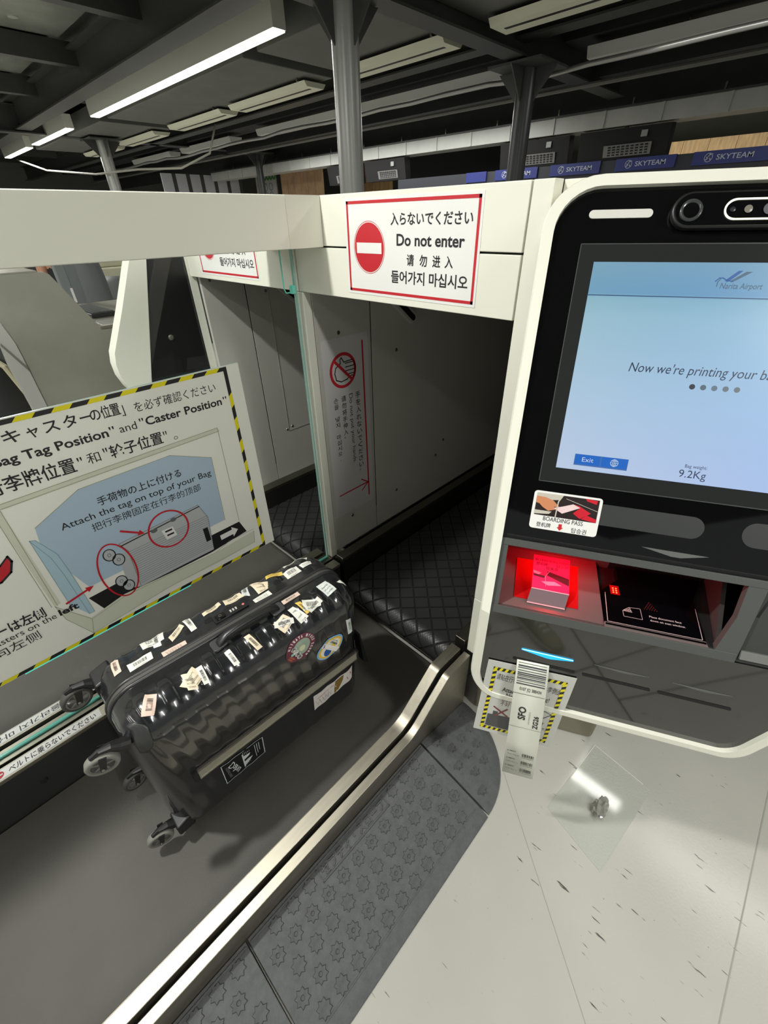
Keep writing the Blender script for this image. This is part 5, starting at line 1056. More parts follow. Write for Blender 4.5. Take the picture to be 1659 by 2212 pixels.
def seg(pts, wd):
    for (a, b_), (c_, e_) in zip(pts, pts[1:]):
        for k in range(6):
            t0, t1 = k / 6, (k + 1) / 6; pr.line('outline', WS_, [(a + (c_ - a) * t0, b_ + (e_ - b_) * t0), (a + (c_ - a) * t1, b_ + (e_ - b_) * t1)], wd)
seg([(0.02, 0.03), (0.98, 0.03), (0.98, 0.97), (0.02, 0.97), (0.02, 0.03)], 0.018)
pr.poly('drawing', WS_, [(0.47, 0.18), (0.50, 0.18), (0.50, 0.90), (0.47, 0.90)]); pr.poly('drawing', WS_, [(0.49, 0.30), (0.66, 0.34), (0.62, 0.42), (0.49, 0.52)]); pr.poly('drawing', WS_, [(0.49, 0.62), (0.60, 0.56), (0.70, 0.58), (0.62, 0.70), (0.49, 0.86)])
for k in range(5): pr.line('drawing', WS_, [(0.50 + 0.035 * k, 0.10 + 0.02 * k), (0.50 + 0.035 * k, 0.24)], 0.008); pr.line('drawing', WS_, [(0.50 + 0.04 * k, 0.86 - 0.03 * k), (0.50 + 0.04 * k, 0.74)], 0.008)
for k in range(3): pr.line('drawing', WS_, [(0.78 + 0.05 * k, 0.16), (0.78 + 0.05 * k, 0.80 - 0.1 * k)], 0.012)
pr.text('lettering', WS_, 'Dahu', (0.28, 0.18), (0.40, 0.80), 0.16, bold=0.01, shear=0.3); pr.text('lettering', mat('sticker_grey', (120, 124, 124), 0.5), 'MOUNTAINS', (0.14, 0.25), (0.18, 0.85), 0.06); pr.build()

# ================================================================ SMALL THINGS ON THE FLOOR
t = thing('crumpled_wrapper', 'small crumpled clear plastic wrapper on the floor under the kiosk', 'litter', (0.905, -0.062, 0.0))
bm = bmesh.new(); bmesh.ops.create_icosphere(bm, subdivisions=3, radius=0.026); r_ = random.Random(5)
for v in bm.verts: k = 0.55 + 0.7 * r_.random(); v.co = Vector((v.co.x * k * 1.35, v.co.y * k * 0.8, v.co.z * k * 0.62 + 0.014)); v.co.z = max(0.0006, v.co.z)
me = bpy.data.meshes.new('film'); bm.to_mesh(me); bm.free(); me.materials.append(mat('clear_film', (205, 205, 196), 0.12, trans=0.6, ior=1.3, coat=0.5)); o = bpy.data.objects.new('film', me); C.objects.link(o); o.parent = t
fm = thing('floor_film', 'clear glossy square of film stuck to the floor below the hanging tag', 'film', (0, 0, 0))
b = MB(); b.prism([(1.097, 0.031, 0.0003), (1.075, -0.165, 0.0003), (0.74, -0.13, 0.0003), (0.79, 0.062, 0.0003)], (0, 0, 0.0008)); b.build('film_sheet', mat('floor_film', (168, 171, 160), 0.30, bump=0.7, bscale=150, coat=0.5, spec=0.6), fm)
b = MB(); b.tube([(0.93, 0.046, 0.0008), (1.097, 0.031, 0.0008)], 0.0012, 6); b.tube([(1.097, 0.031, 0.0008), (1.078, -0.140, 0.0008)], 0.0012, 6); b.build('film_edge', mat('film_edge', (222, 222, 210), 0.3), fm)

def sneaker(label, x, y, rot, s_):
    t = thing('sneaker', label, 'shoe', (x, y, 0)); t.rotation_euler = (0, 0, rot); V = []; F = []
    prof = [(-0.13, 0.030, 0.085), (-0.12, 0.036, 0.100), (-0.09, 0.038, 0.100), (-0.05, 0.038, 0.092), (0.0, 0.041, 0.080), (0.05, 0.046, 0.062), (0.09, 0.047, 0.048), (0.12, 0.042, 0.040), (0.145, 0.028, 0.034), (0.152, 0.010, 0.030)]
    n = 14
    for (px, w_, h_) in prof:
        for k in range(n + 1): a = PI * k / n; V.append((px, w_ * math.cos(a) * (1 if math.sin(a) < 0.5 else 0.95), 0.022 + (h_ - 0.022) * math.sin(a) ** 0.7))
    for i in range(len(prof) - 1):
        for k in range(n): F.append((i * (n + 1) + k, (i + 1) * (n + 1) + k, (i + 1) * (n + 1) + k + 1, i * (n + 1) + k + 1))
    F += [tuple(range(n + 1)), tuple(range((len(prof) - 1) * (n + 1), len(prof) * (n + 1)))]
    MB().add(V, F).build('upper', mat('shoe_canvas', (150, 146, 122), 0.8, bump=0.4, bscale=150), t, smooth=True)
    so_ = [(px, w_ + 0.004) for px, w_, h_ in prof]; MB().prism([(a, b_, 0) for a, b_ in so_] + [(a, -b_, 0) for a, b_ in so_[::-1]], (0, 0, 0.026)).build('sole', mat('shoe_sole', (196, 192, 172), 0.6), t, bevel=0.004)
    for k in range(5):
        xx = -0.035 + k * 0.024; h_ = 0.094 - k * 0.008; b = MB(); b.tube([(xx, -0.026, h_ - 0.016), (xx + 0.004, -0.012, h_ - 0.003), (xx - 0.002, 0.012, h_ - 0.003), (xx, 0.026, h_ - 0.016)], 0.003, 6); b.build('lace', M_plas, t, smooth=True)
    MB().lathe((-0.09, 0, 0.09), (0, 0, 1), [(0.034, 0), (0.036, 0.02), (0.028, 0.021), (0.028, 0.004), (0, 0.004)], 20).build('ankle_collar', M_dgrey, t, smooth=True)
sneaker('beige laced sneaker on the floor, mirrored in the lower kiosk face', -0.03, -0.28, -0.35, 1)
sneaker('second beige laced sneaker, farther from the kiosk', -0.20, -0.02, -0.15, 1)

# ================================================================ NEIGHBOUR KIOSK, STEEL COUNTER, DESK THINGS
nk = thing('bag_drop_kiosk', 'side of the neighbouring kiosk: white profile and black side panel with keyhole', 'kiosk')
def xz(name, pts, y0, y1, m, parent, bevel=0.0): return MB().prism([(x, y0, z) for x, z in pts], (0, y1 - y0, 0)).build(name, m, parent, bevel=bevel)
xz('side_panel', [(0.772, 1.56), (0.628, 1.02), (0.60, 0.90), (0.60, 0.0), (0.906, 0.0), (0.906, 1.56)], 2.055, 2.09, mat('side_black', (20, 21, 22), 0.35), nk)
xz('white_profile', [(0.70, 1.56), (0.69, 1.49), (0.605, 1.32), (0.523, 1.165), (0.513, 1.12), (0.514, 1.07), (0.53, 1.02), (0.58, 0.93), (0.585, 0.0), (0.61, 0.0), (0.61, 0.93), (0.631, 1.03), (0.775, 1.56)], 2.05, 2.12, M_white, nk, 0.002)
xz('white_post', [(0.908, 0.0), (0.94, 0.0), (0.94, 1.56), (0.908, 1.56)], 2.052, 2.10, M_white, nk)
b = MB(); b.lathe((0.765, 2.055, 1.186), (0, -1, 0), [(0, 0.004), (0.007, 0.004), (0.011, 0.003), (0.012, 0)], 16); b.build('keyhole', M_steel, nk)
ct = thing('steel_counter', 'scuffed stainless steel check-in counter behind the glass at far left', 'counter')
xz('side_sheet', [(-0.6, 1.405), (0.565, 1.405), (0.582, 1.402), (0.598, 1.392), (0.741, 1.117), (1.30, 1.117), (1.30, 0.0), (0.35, 0.0), (0.335, 0.768), (0.331, 0.991), (0.329, 1.10), (0.309, 1.202), (0.27, 1.29), (-0.6, 1.33)], 3.0, 3.02, M_sheet, ct)
xz('pale_leg', [(0.309, 1.20), (0.329, 1.10), (0.332, 0.99), (0.335, 0.768), (0.35, 0.0), (0.26, 0.0), (0.268, 0.766), (0.26, 1.0), (0.268, 1.105), (0.20, 1.29), (0.27, 1.29)], 2.99, 3.05, mat('pale_leg', (166, 164, 158), 0.5), ct)
xz('dark_band', [(0.27, 1.112), (0.266, 1.098), (0.330, 0.958), (0.331, 0.986)], 2.984, 2.99, mat('band_grey', (104, 102, 94), 0.5), ct)
box('top_ledge', (-0.6, 3.0, 1.405), (0.55, 3.55, 1.412), M_steel, ct, 0.001); box('desk_ledge', (0.742, 2.995, 1.104), (1.30, 4.05, 1.1175), M_steel, ct, 0.001)
kb = thing('keyboard', 'black keyboard lying on the steel desk ledge', 'keyboard', (0.86, 3.55, 1.118)); box('key_base', (-0.075, -0.23, 0), (0.075, 0.23, 0.022), M_black, kb, 0.004)
b = MB()
for i in range(5):
    for j in range(14): b.box((-0.062 + i * 0.026, -0.21 + j * 0.031, 0.022), (-0.040 + i * 0.026, -0.184 + j * 0.031, 0.028))
b.build('keys', M_dgrey, kb); kb.rotation_euler = (0, 0, 0.05)
ms = thing('clear_sleeve', 'clear plastic sleeve lying at the front of the desk ledge', 'sleeve'); box('sleeve_sheet', (0.76, 3.005, 1.1178), (0.98, 3.20, 1.1215), mat('sleeve_plastic', (225, 222, 210), 0.12, bump=1.0, bscale=20, coat=0.6), ms, 0.001)
def curved_seat(name, label, cat, x, y, z, w_, h, m, lean=0.0, rim_m=None):
    t = thing(name, label, cat, (x, y, z)); V = []; F = []; n = 10; mm = 10
    for i in range(n + 1):
        for j in range(mm + 1):
            a = -1 + 2 * i / n; bb = j / mm; ww = w_ / 2 * math.sqrt(max(0.02, 1 - (abs(bb - 0.45) / 0.62) ** 3)); V.append((a * ww, 0.10 * a * a - 0.04 * math.sin(bb * 3) + lean * bb, bb * h))
    for i in range(n):
        for j in range(mm): F.append((i * (mm + 1) + j, (i + 1) * (mm + 1) + j, (i + 1) * (mm + 1) + j + 1, i * (mm + 1) + j + 1))
    o = MB().add(V, F).build('backrest', m, t, smooth=True); s_ = o.modifiers.new('solid', 'SOLIDIFY'); s_.thickness = 0.035
    b = MB(); b.box((-0.22, -0.45, -0.10), (0.22, 0.05, -0.03)); b.build('seat', m, t, bevel=0.02)
    b = MB(); b.tube([(0, 0.04, 0.1), (0, 0.06, -0.08), (0, -0.15, -0.12)], 0.02, 8); b.build('back_support', M_black, t)
    b = MB(); b.tube([(0, -0.2, -0.1), (0, -0.2, -z + 0.08)], 0.03, 10)
    for k in range(5): a = 2 * PI * k / 5; b.tube([(0, -0.2, -z + 0.09), (0.3 * math.cos(a), -0.2 + 0.3 * math.sin(a), -z + 0.04)], [0.025, 0.015], 8)
    b.build('star_base', M_black, t)
    for k in range(5): a = 2 * PI * k / 5; c_ = MB(); c_.lathe((0.3 * math.cos(a), -0.2 + 0.3 * math.sin(a), -z + 0.027), (math.sin(a), math.cos(a), 0), [(0, -0.012), (0.025, -0.012), (0.025, 0.012), (0, 0.012)], 12); c_.build('caster', M_black, t)
    return t
GCH = mat('chair_grey', (98, 102, 102), 0.55)
c1 = curved_seat('office_chair', 'dark grey curved-back office chair behind the keyboard', 'chair', 1.12, 4.60, 0.62, 0.36, 0.86, GCH); c1.rotation_euler = (0, 0, -0.7)
c2 = curved_seat('office_chair', 'grey round-backed office chair at right of the desk, half hidden by the white profile', 'chair', 1.62, 5.35, 0.55, 0.55, 0.62, mat('chair_grey_b', (112, 114, 112), 0.55)); c2.rotation_euler = (0, 0, -0.5)
t = thing('desk_pillar', 'slim grey upright behind the slanted edge of the steel counter', 'pillar'); box('pillar_body', (0.90, 4.30, 0.0), (0.975, 4.36, 1.62), mat('pillar_grey', (120, 126, 126), 0.5), t, 0.01); box('white_clip', (0.955, 4.292, 1.10), (0.97, 4.30, 1.20), M_plas, t)
t = thing('label_printer', 'cream label printer at the far end of the desk', 'printer'); box('printer_body', (1.52, 5.9, 0.95), (1.95, 6.3, 1.21), mat('printer_cream', (206, 204, 176), 0.5), t, 0.02); box('printer_lid', (1.60, 5.95, 1.21), (1.95, 6.25, 1.30), mat('printer_cream', (206, 204, 176), 0.5), t, 0.02); box('paper_slot', (1.56, 5.895, 1.10), (1.90, 5.9, 1.12), M_black, t); box('printer_stand', (1.50, 5.92, 0.0), (1.97, 6.30, 0.95), M_dgrey, t)
t = thing('back_desk', 'long dark counter running behind the office chairs', 'counter'); box('desk_body', (0.2, 7.0, 0.0), (4.0, 7.6, 1.0), mat('desk_dark', (64, 68, 66), 0.5), t, 0.01); box('desk_top', (0.15, 6.95, 1.0), (4.05, 7.65, 1.03), mat('desk_top', (150, 152, 146), 0.4), t, 0.005)
# person half hidden by the beam and counter
pn_ = thing('person', 'person in sleeveless black top standing behind the steel counter, mostly hidden', 'person', (1.20, 5.45, 0.0))
def skin(name, pts, edges, rad, m, parent, sub=2, root=0):
    me = bpy.data.meshes.new(name); me.from_pydata(pts, edges, []); me.materials.append(m); o = bpy.data.objects.new(name, me); C.objects.link(o); o.parent = parent
    s_ = o.modifiers.new('skin', 'SKIN'); s_.use_smooth_shade = True
    for i, v in enumerate(me.skin_vertices[0].data): v.radius = (rad[i], rad[i]) if not isinstance(rad[i], tuple) else rad[i]; v.use_root = (i == root)
    sb = o.modifiers.new('sub', 'SUBSURF'); sb.levels = sub; sb.render_levels = sub; return o
SK = mat('skin', (206, 150, 118), 0.5)
Pv = [(0, 0, 0.90), (0, 0, 1.08), (0, 0, 1.26), (0, 0, 1.36), (0, 0.0, 1.44), (0, -0.01, 1.52), (0, -0.01, 1.60), (-0.15, 0, 1.345), (-0.165, -0.03, 1.08), (-0.13, -0.20, 0.98), (0.16, 0, 1.345), (0.20, -0.02, 1.08), (0.17, -0.20, 0.98), (-0.09, 0, 0.84), (-0.09, 0, 0.46), (-0.09, 0.02, 0.09), (-0.09, -0.10, 0.05), (0.09, 0, 0.84), (0.09, 0, 0.46), (0.09, 0.02, 0.09), (0.09, -0.10, 0.05)]
Pe = [(0, 1), (1, 2), (2, 3), (3, 4), (4, 5), (5, 6), (3, 7), (7, 8), (8, 9), (3, 10), (10, 11), (11, 12), (0, 13), (13, 14), (14, 15), (15, 16), (0, 17), (17, 18), (18, 19), (19, 20)]
Pr_ = [0.13, 0.12, 0.13, 0.10, 0.05, 0.085, 0.075, 0.052, 0.040, 0.027, 0.052, 0.040, 0.027, 0.085, 0.055, 0.038, 0.032, 0.085, 0.055, 0.038, 0.032]
skin('body', Pv, Pe, Pr_, SK, pn_)
skin('black_top', [(0, 0, 0.92), (0, 0, 1.08), (0, 0, 1.26), (0, 0, 1.375), (-0.09, 0, 1.37), (0.09, 0, 1.37)], [(0, 1), (1, 2), (2, 3), (3, 4), (3, 5)], [0.15, 0.138, 0.145, 0.10, 0.06, 0.06], mat('black_cloth', (22, 23, 25), 0.8), pn_)
skin('trousers', [(0, 0, 0.93), (-0.09, 0, 0.82), (-0.09, 0, 0.46), (-0.09, 0.02, 0.12), (0.09, 0, 0.82), (0.09, 0, 0.46), (0.09, 0.02, 0.12)], [(0, 1), (1, 2), (2, 3), (0, 4), (4, 5), (5, 6)], [0.145, 0.10, 0.075, 0.062, 0.10, 0.075, 0.062], mat('black_cloth', (22, 23, 25), 0.8), pn_)
bm = bmesh.new(); bmesh.ops.create_icosphere(bm, subdivisions=3, radius=0.105)
for v in list(bm.verts):
    if v.co.y < -0.03 and v.co.z < 0.03: v.co *= 0.85
me = bpy.data.meshes.new('hair'); bm.to_mesh(me); bm.free(); me.materials.append(mat('hair_dark', (26, 22, 20), 0.5)); o = bpy.data.objects.new('hair', me); C.objects.link(o); o.parent = pn_; o.location = (0, 0.02, 1.60)
t = thing('travel_bag', 'slumped black bag with cream strap on the floor beyond the counter leg', 'bag', (0.25, 4.2, 0.0))
bm = bmesh.new(); bmesh.ops.create_icosphere(bm, subdivisions=3, radius=0.3); r_ = random.Random(2)
for v in bm.verts: k = 1 + 0.08 * r_.random(); v.co = Vector((v.co.x * 0.55 * k, v.co.y * 0.6, max(0.0, v.co.z * 1.5 * k + 0.42)))
me = bpy.data.meshes.new('bag_body'); bm.to_mesh(me); bm.free(); me.materials.append(mat('black_cloth', (22, 23, 25), 0.8)); me.polygons.foreach_set('use_smooth', [True] * len(me.polygons)); o = bpy.data.objects.new('bag_body', me); C.objects.link(o); o.parent = t
b = MB(); b.tube([(0.10, -0.16, 0.3), (0.14, -0.20, 0.5), (0.08, -0.12, 0.78), (0.0, 0, 0.88)], 0.02, 8); b.build('strap', mat('strap_cream', (200, 192, 160), 0.7), t)

# ================================================================ CEILING, COLUMNS, FIXTURES
def col(label, x, y, ztop, m, r=0.10):
    t = thing('steel_column', label, 'column', (x, y, 0)); b = MB(); b.lathe((0, 0, 0), (0, 0, 1), [(r, 0), (r, ztop)], 32); b.build('shaft', m, t, smooth=True)
    b = MB(); b.lathe((0, 0, 0), (0, 0, 1), [(r + 0.05, 0), (r + 0.05, 0.02), (r, 0.02)], 24); b.build('foot_plate', m, t)
    for k in range(4):
        a = PI / 2 * k; d = Vector((math.cos(a), math.sin(a), 0)); e = Vector((-d.y, d.x, 0)); g = MB()
        g.prism([d * r + e * -0.006 + Vector((0, 0, ztop - 0.28)), d * (r + 0.24) + e * -0.006 + Vector((0, 0, ztop - 0.02)), d * r + e * -0.006 + Vector((0, 0, ztop - 0.02))], e * 0.012); g.build('gusset', M_beam, t)
    box('cap_plate', (-0.30, -0.30, ztop - 0.02), (0.30, 0.30, ztop), M_beam, t); return t
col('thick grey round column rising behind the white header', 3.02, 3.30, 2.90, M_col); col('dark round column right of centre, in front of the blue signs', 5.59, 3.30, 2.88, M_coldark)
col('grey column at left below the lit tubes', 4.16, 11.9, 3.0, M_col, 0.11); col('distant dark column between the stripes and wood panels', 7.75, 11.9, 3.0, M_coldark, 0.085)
def ibeam(label, a, b_, w_, h, m=M_beam, nm='roof_beam'):
    """a->b_ along bottom centre line"""
    t = thing(nm, label, 'beam'); A, B = Vector(a), Vector(b_); d = (B - A).normalized(); e = Vector((-d.y, d.x, 0)) * (w_ / 2)
    for n_, z0, z1, k in (('bottom_flange', 0, 0.018, 1), ('web', 0.018, h - 0.018, 0.10), ('top_flange', h - 0.018, h, 1)):
        MB().prism([A + e * k + Vector((0, 0, z0)), A - e * k + Vector((0, 0, z0)), B - e * k + Vector((0, 0, z0)), B + e * k + Vector((0, 0, z0))], (0, 0, z1 - z0)).build(n_, m, t)
    return t
ibeam('heavy dark roof beam joining the two nearest columns', (2.0, 3.3, 2.90), (8.0, 3.3, 2.90), 0.22, 0.42)
ibeam('long dark roof beam left of the bright tube light', (2.92, 3.3, 3.06), (2.92, 24, 3.06), 0.24, 0.40)
ibeam('dark roof beam over the tray lights, parallel to the tube lights', (5.35, -3.5, 3.02), (5.35, 24, 3.02), 0.20, 0.40)
ibeam('distant dark roof beam crossing near the far columns', (-1.5, 12.2, 3.02), (8.4, 12.2, 3.02), 0.22, 0.40)
for i in range(9):
    y = 4.15 + i * 2.12 if i < 8 else 2.0
    if i == 4: continue
    ordn = ['first', 'second', 'third', 'fourth', 'fifth', 'sixth', 'seventh', 'eighth', 'nearest'][i]
    t = thing('cross_beam', '%s slim dark cross beam under the roof deck counted from the near columns' % ordn, 'beam'); box('beam_body', (-1.5, y - 0.07, 3.30), (5.2, y + 0.07, 3.52), M_beam, t)
# reflective roof plates with washers
Mpl = mat('roof_plate', (160, 164, 154), 0.25, 0.4, var=0.2, vscale=2)
for i in range(7):
    for j, (x0, x1) in enumerate([(-1.4, 0.6), (0.7, 2.75)]):
        y0 = 4.25 + i * 2.12; t = thing('roof_plate', 'shiny grey roof plate, bay %s from the near columns, %s row' % (['one', 'two', 'three', 'four', 'five', 'six', 'seven'][i], ['outer', 'inner'][j]), 'panel')
        box('plate', (x0, y0, 3.53), (x1, y0 + 1.92, 3.545), Mpl, t)
        b = MB()
        for (dx, dy) in ((0.3, 0.5), (1.5, 0.5), (0.3, 1.5), (1.5, 1.5)): b.lathe((x0 + dx, y0 + dy, 3.53), (0, 0, -1), [(0, 0.008), (0.05, 0.008), (0.055, 0)], 16)
        b.build('washer', mat('washer_pale', (150, 152, 142), 0.4), t)
def tube_light(label, x, y0, y1, z=3.0, lit=True, dark=False):
    t = thing('tube_light', label, 'lamp', (x, y0, z)); L = y1 - y0
    MB().prism([(-0.07, 0, 0), (-0.07, 0, 0.19), (0.07, 0, 0.19), (0.07, 0, 0)], (0, L, 0)).build('housing', mat('lamp_housing', (226, 226, 214), 0.35), t)
    MB().box((-0.062, 0.01, -0.012), (0.062, L - 0.01, 0.0)).build('led_strip', M_led if lit else M_plas, t)
    b = MB(); b.tube([(0, L * 0.2, 0.19), (0, L * 0.2, 0.5)], 0.008, 6); b.tube([(0, L * 0.8, 0.19), (0, L * 0.8, 0.5)], 0.008, 6); b.build('hanger', M_steel2, t); return t
tube_light('longest and brightest tube light, upper left', 3.35, 4.51, 9.57); tube_light('short lit tube light beyond the long one', 3.35, 10.9, 13.4); tube_light('farthest lit tube light at left', 3.35, 13.9, 16.2)
tube_light('lit tube light above the kiosk, out of the frame', 2.72, -0.30, 0.75); tube_light('second lit tube light behind the kiosk, out of the frame', 2.66, -1.7, -0.55)
tube_light('lit tube light above the viewer', -1.35, -0.35, 1.85); tube_light('lit tube light over the left lanes', -1.35, 2.8, 5.0); tube_light('added unseen tube light over the floor behind the viewer', 0.20, -3.7, -1.5)  # last tube is made up to house the poster fill
t = thing('downlight', 'round downlight over the conveyor', 'lamp', KEY); b = MB(); b.lathe((0, 0, 0), (0, 0, 1), [(0.13, 0.005), (0.13, 0.16), (0, 0.16)], 24); b.build('can', M_beam, t); b = MB(); b.tube([(0, 0, 0.16), (0, 0, 0.62)], 0.01, 8); b.build('stem', M_beam, t)
TR = mat('tray_cream', (226, 226, 204), 0.5)
ords = ['nearest', 'second nearest', 'third', 'fourth', 'fifth', 'farthest']
for i, (y0, y1) in enumerate([(1.35, 3.12), (3.62, 5.15), (5.72, 7.55), (7.83, 9.65), (10.3, 12.1), (12.6, 14.4)]):
    t = thing('tray_light', 'unlit cream tray light, %s of the row under the dark boxes' % ords[i], 'lamp', (4.70, y0, 2.95)); L = y1 - y0
    MB().prism([(-0.13, 0, 0), (-0.17, 0, 0.05), (0.17, 0, 0.05), (0.13, 0, 0)], (0, L, 0)).build('tray', TR, t); MB().box((-0.035, 0.08, -0.003), (0.0, L - 0.08, 0.0)).build('slot', M_black, t)
    t = thing('ceiling_box', 'dark square ceiling box beside the %s tray light' % ords[i], 'box'); MB().box((3.62, y0 - 0.15, 3.03), (4.86, y1 + 0.15, 3.28)).build('box_body', M_ceil, t, bevel=0.01)
    b = MB(); b.box((4.5, y0 + 0.1, 3.0), (4.52, y0 + 0.12, 3.03)); b.build('bracket', M_steel2, t)
M_bar = mat('bar_pale', (206, 208, 202), 0.45)
for i, (y0, y1) in enumerate([(-1.6, 0.9), (1.15, 2.93), (3.95, 6.6), (6.95, 9.3), (10.3, 12.6), (13.2, 15.6)]):
    t = thing('hanging_bar_light', 'pale hanging bar light, %s of the row below the black duct' % ords[i], 'lamp', (6.24, y0, 2.95)); L = y1 - y0
    MB().prism([(-0.12, 0, 0), (-0.15, 0, 0.09), (0.15, 0, 0.09), (0.12, 0, 0)], (0, L, 0)).build('bar', M_bar, t)
    b = MB()
    for f_ in (0.12, 0.5, 0.88): b.tube([(0, L * f_, 0.09), (0, L * f_, 0.148)], 0.009, 6)
    b.build('rod', M_steel2, t)
t = thing('cable_duct', 'long black cable duct above the hanging bar lights', 'duct'); [box('duct_body', (6.02, a_, 3.10), (6.50, b_, 3.42), mat('duct_black', (40, 41, 41), 0.5), t) for a_, b_ in ((-3, 3.17), (3.43, 12.07), (12.33, 22))]
b = MB(); r_ = random.Random(9); pts = [(5.9 + 0.03 * r_.random(), -2 + k * 0.6, 2.86 + 0.03 * r_.random()) for k in range(34)]; b.tube([(p_[0], p_[1], 2.84) if abs(p_[1] - 3.3) < 0.5 or abs(p_[1] - 12.2) < 0.5 else p_ for p_ in pts], 0.025, 8); b.build('silver_hose', mat('foil', (170, 170, 166), 0.35, 0.6), t, smooth=True)
t = thing('cable_duct', 'second black duct nearer the grey duct', 'duct'); [box('duct_body', (7.0, a_, 2.96), (7.2, b_, 3.2), mat('duct_black', (40, 41, 41), 0.5), t) for a_, b_ in ((-3, 3.17), (3.43, 12.07), (12.33, 22))]; b = MB(); b.tube([(6.75, -3, 2.86), (6.75, 8, 2.86), (6.75, 22, 2.86)], 0.025, 8); b.build('pipe', mat('pipe_grey', (110, 110, 104), 0.5), t)
t = thing('grey_duct', 'wide pale grey duct crossing above the monitors', 'duct'); box('duct_body', (8.0, -3, 2.60), (8.35, 14.9, 2.79), M_hgrey, t, 0.005); box('duct_lid', (7.97, -3, 2.79), (8.38, 14.9, 2.81), M_beam, t)
b = MB()
for k in range(23): b.box((7.985, -2.6 + k * 0.75, 2.60), (8.0, -2.57 + k * 0.75, 2.79))
b.build('duct_rib', M_hgrey, t)
b = MB()
for k in range(18): b.box((7.99, -2.2 + k * 1.05, 2.81), (8.01, -2.18 + k * 1.05, 2.88))
b.build('clip', M_steel2, t)
t = thing('added_dark_board', 'added dark board closing the gap above the grey duct', 'board'); box('board_body', (8.45, -3, 2.80), (8.5, 24, 3.615), M_beam, t)  # added panel, hides the pale ceiling so this gap stays dark
t = thing('loose_cable', 'loose pale cable sagging under the ceiling at far left', 'cable'); b = MB(); b.tube([(3.6, 16.5, 3.0), (3.55, 14, 2.62), (3.9, 12, 2.45), (4.2, 10.6, 2.45), (4.6, 9.6, 2.42), (5.0, 9.2, 2.62), (5.1, 9.0, 3.0)], 0.018, 8); b.build('cable', mat('cable_pale', (140, 140, 128), 0.5), t, smooth=True)
# monitors (backs) and blue signs
for (y0, y1, lb) in [(2.50, 3.72, 'black hanging monitor with grille, nearest, right of the dark column'), (3.88, 5.06, 'black hanging monitor behind the dark column'), (7.20, 8.32, 'black hanging monitor just right of the grey column'), (8.50, 9.55, 'black hanging monitor just left of the grey column'), (0.9, 2.05, 'black hanging monitor behind the kiosk top right')]:
    if y0 < 1: continue
    t = thing('hanging_monitor', lb, 'monitor'); MB().prism([(8.05, y0, 2.24), (8.0, y0, 2.575), (8.16, y0, 2.585), (8.20, y0, 2.24)], (0, y1 - y0, 0)).build('case', mat('monitor_black', (9, 9, 10), 0.75), t)
    ym = (y0 + y1) / 2; b = MB(); g0, g1 = y0 + 0.20, y1 - 0.38 if y1 - y0 > 1.1 else y1 - 0.3
    MB().prism([(8.035, g0, 2.27), (8.0, g0, 2.27 + 0.13), (8.05, g0, 2.40), (8.06, g0, 2.27)], (0, g1 - g0, 0)).build('grille_frame', mat('grille_grey', (120, 120, 118), 0.5), t)
    b = MB()
    for i in range(9):
        for j in range(4): b.box((8.010 - 0.001 * j if 0 else 7.996 + 0.030 * (3 - j) / 3, g0 + 0.04 + i * (g1 - g0 - 0.08) / 9, 2.285 + j * 0.028), (8.02 + 0.012 * (3 - j), g0 + 0.04 + (i + 0.6) * (g1 - g0 - 0.08) / 9, 2.300 + j * 0.028))
    b.build('grille_slot', M_blackm, t); box('badge', (7.993, y0 + 0.28, 2.46), (8.004, y0 + 0.36, 2.53), mat('badge_grey', (150, 152, 150), 0.5), t)
    b = MB(); b.tube([(8.1, ym, 2.58), (8.1, ym, 2.5995)], 0.03, 8); b.build('bracket', M_beam, t)
bs = thing('sign_rail', 'dark rail carrying the row of blue alliance signs', 'rail'); box('rail_body', (8.04, -1.5, 2.05), (8.2, 7.4, 2.235), mat('rail_dark', (44, 46, 54), 0.5), bs)
for i, (y0, y1) in enumerate([(0.45, 1.10), (1.30, 2.14), (2.34, 3.12), (3.34, 4.12), (4.34, 5.12), (5.30, 5.72)]):
    t = thing('alliance_sign', 'blue SKYTEAM sign, %s' % ['hidden behind the kiosk frame', 'first and largest from the right', 'second from the right', 'third from the right', 'beside the dark column', 'last at left, small and plain'][i], 'sign')
    box('sign_panel', (8.015, y0, 2.10), (8.04, y1, 2.24), M_navy, t); S = Surf((8.015, y1, 2.10), (0, -1, 0), (0, 0, 1)); pr = Print(S, t, 0.003); SI = mat('sign_silver', (190, 196, 210), 0.4)
    if y1 - y0 > 0.6:
        pr.text('lettering', SI, 'SKYTEAM', (0.27, 0.045), (0.66 if y1 - y0 > 0.7 else 0.5, 0.045), 0.055, bold=0.01); pr.ell('ring_emblem', SI, (0.18, 0.072), 0.047, 0.047, 0.006, 24); pr.line('ring_emblem', SI, [(0.15, 0.045), (0.185, 0.075), (0.175, 0.10), (0.215, 0.105)], 0.012); pr.line('ring_emblem', SI, [(0.16, 0.075), (0.20, 0.07), (0.205, 0.05)], 0.010); pr.build()
t = thing('service_kiosk_row', 'row of tall dark service counters under the blue signs', 'counter'); box('counter_body', (8.6, -1.5, 0), (9.2, 7.0, 1.9), M_dgrey, t)
t = thing('wood_wall', 'light wood clad wall seen right of the grey column', 'wall')
for k in range(10): box('wood_board', (12.0, 9.3 + k * 0.36, 0), (12.05, 9.3 + k * 0.36 + 0.35, 3.6), M_wood, t)
t = thing('wood_wall', 'wood clad wall far right above the blue signs', 'wall')
for k in range(8): box('wood_board', (16.0, 0.4 + k * 0.6, 0), (16.05, 0.4 + k * 0.6 + 0.59, 3.13), M_wood, t)
t = thing('wood_wall', 'brown wood panel seen left of the grey column', 'wall')
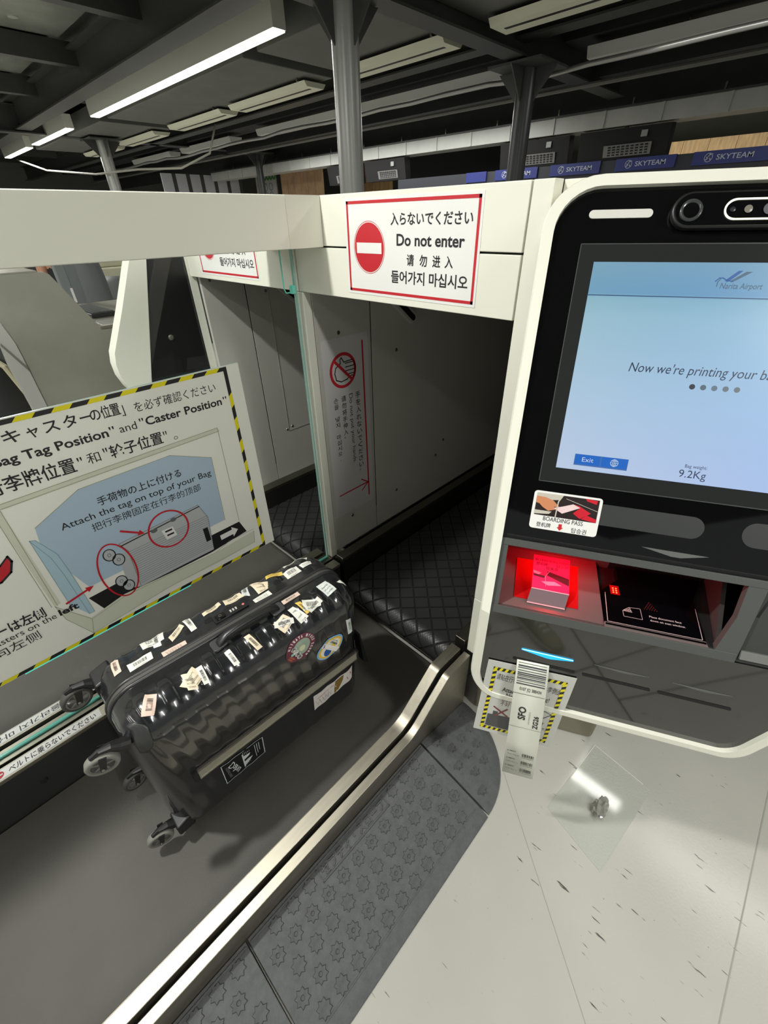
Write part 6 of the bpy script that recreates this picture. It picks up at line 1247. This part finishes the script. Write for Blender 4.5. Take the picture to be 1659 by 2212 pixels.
for k in range(6): box('wood_board', (9.6, 11.7 + k * 0.33, 0), (9.65, 11.7 + k * 0.33 + 0.32, 3.2), mat('wood_brown', (196, 160, 122), 0.5, var=0.2, vscale=4), t)
t = thing('leafy_poster', 'pale poster with ring pattern and green leaves left of the grey column', 'poster'); box('poster_panel', (9.5, 13.8, 0.0), (9.54, 14.9, 2.75), mat('poster_grey', (176, 176, 168), 0.5), t)
pr = Print(Surf((9.5, 14.9, 0), (0, -1, 0), (0, 0, 1)), t, 0.004)
for k in range(6): pr.ell('ring_print', mat('ring_blue', (100, 104, 150), 0.5), (0.25 + 0.28 * (k % 3), 2.25 + 0.22 * (k // 3)), 0.10, 0.10, 0.02, 20)
for k in range(8): pr.ell('leaf_print', mat('leaf_green', (70, 120, 60), 0.5), (0.55 + 0.08 * k, 2.66 + 0.04 * (k % 2)), 0.06, 0.035, 0, 10)
pr.build()
t = thing('striped_screen', 'white and grey striped screen at the far end of the hall', 'screen')
for k in range(6): box('white_panel', (6.55 + k * 0.42, 15.0, 0.0), (6.55 + k * 0.42 + 0.30, 15.05, 2.75), mat('panel_bright', (200, 202, 210), 0.5), t); box('grey_gap', (6.85 + k * 0.42, 15.01, 0.0), (6.85 + k * 0.42 + 0.12, 15.06, 2.75), M_dgrey, t)
t = thing('bulkhead', 'dark bulkhead with lit spots behind the monitors', 'bulkhead'); box('bulkhead_body', (9.8, 6.0, 0.0), (10.2, 9.2, 2.9), M_blackm, t)
b = MB()
for (x, y) in [(11, 1.5), (12.5, 2.4), (11.5, 3.3), (14, 3.4), (13, 4.8), (15, 2.2), (12, 6.2), (14.5, 5.6)]: b.lathe((x, y, 3.998), (0, 0, -1), [(0, 0.004), (0.06, 0.004), (0.07, 0)], 12)
o = b.build('ceiling_spots', M_led); tag(o, 'small bright ceiling spots in the pale ceiling at far right', 'lamp', None, 'stuff')
bpy.context.view_layer.update()
GR = {'slope_mat': 'rubber slope mats along the rail', 'rail_sticker': 'strip stickers on the divider rails', 'warning_sign': 'do-not-enter signs', 'tunnel_post': 'white tunnel posts', 'tunnel_wall': 'tunnel side walls', 'sensor_cover': 'sensor covers in the tunnels', 'tunnel_sill': 'steel tunnel sills', 'tunnel_belt': 'diamond-tread tunnel belts', 'conveyor_belt': 'lane belts', 'guard_rail': 'lane guard rails', 'bag_drop_kiosk': 'bag drop kiosks', 'office_chair': 'office chairs behind the desk', 'steel_column': 'round steel columns', 'roof_beam': 'main roof beams', 'cross_beam': 'slim cross beams', 'roof_plate': 'roof plates', 'tube_light': 'lit tube lights', 'tray_light': 'unlit tray lights', 'ceiling_box': 'dark ceiling boxes', 'hanging_bar_light': 'hanging bar lights', 'cable_duct': 'black cable ducts', 'hanging_monitor': 'hanging monitors', 'alliance_sign': 'blue alliance signs', 'wood_wall': 'wood clad walls', 'sneaker': 'pair of sneakers'}
for o in bpy.data.objects:
    k = o.name.split('.')[0]
    if o.parent is None and k in GR and 'category' in o: o['group'] = GR[k]
    if o.parent is not None and k in ('tape_stripe', 'keys', 'picture_case_rib', 'dot_triangle', 'barcode', 'washer', 'screw', 'duct_rib', 'clip', 'grille_slot', 'ring_print', 'leaf_print', 'red_diodes', 'rod', 'border_line'): o['kind'] = 'stuff'
bpy.context.view_layer.update()
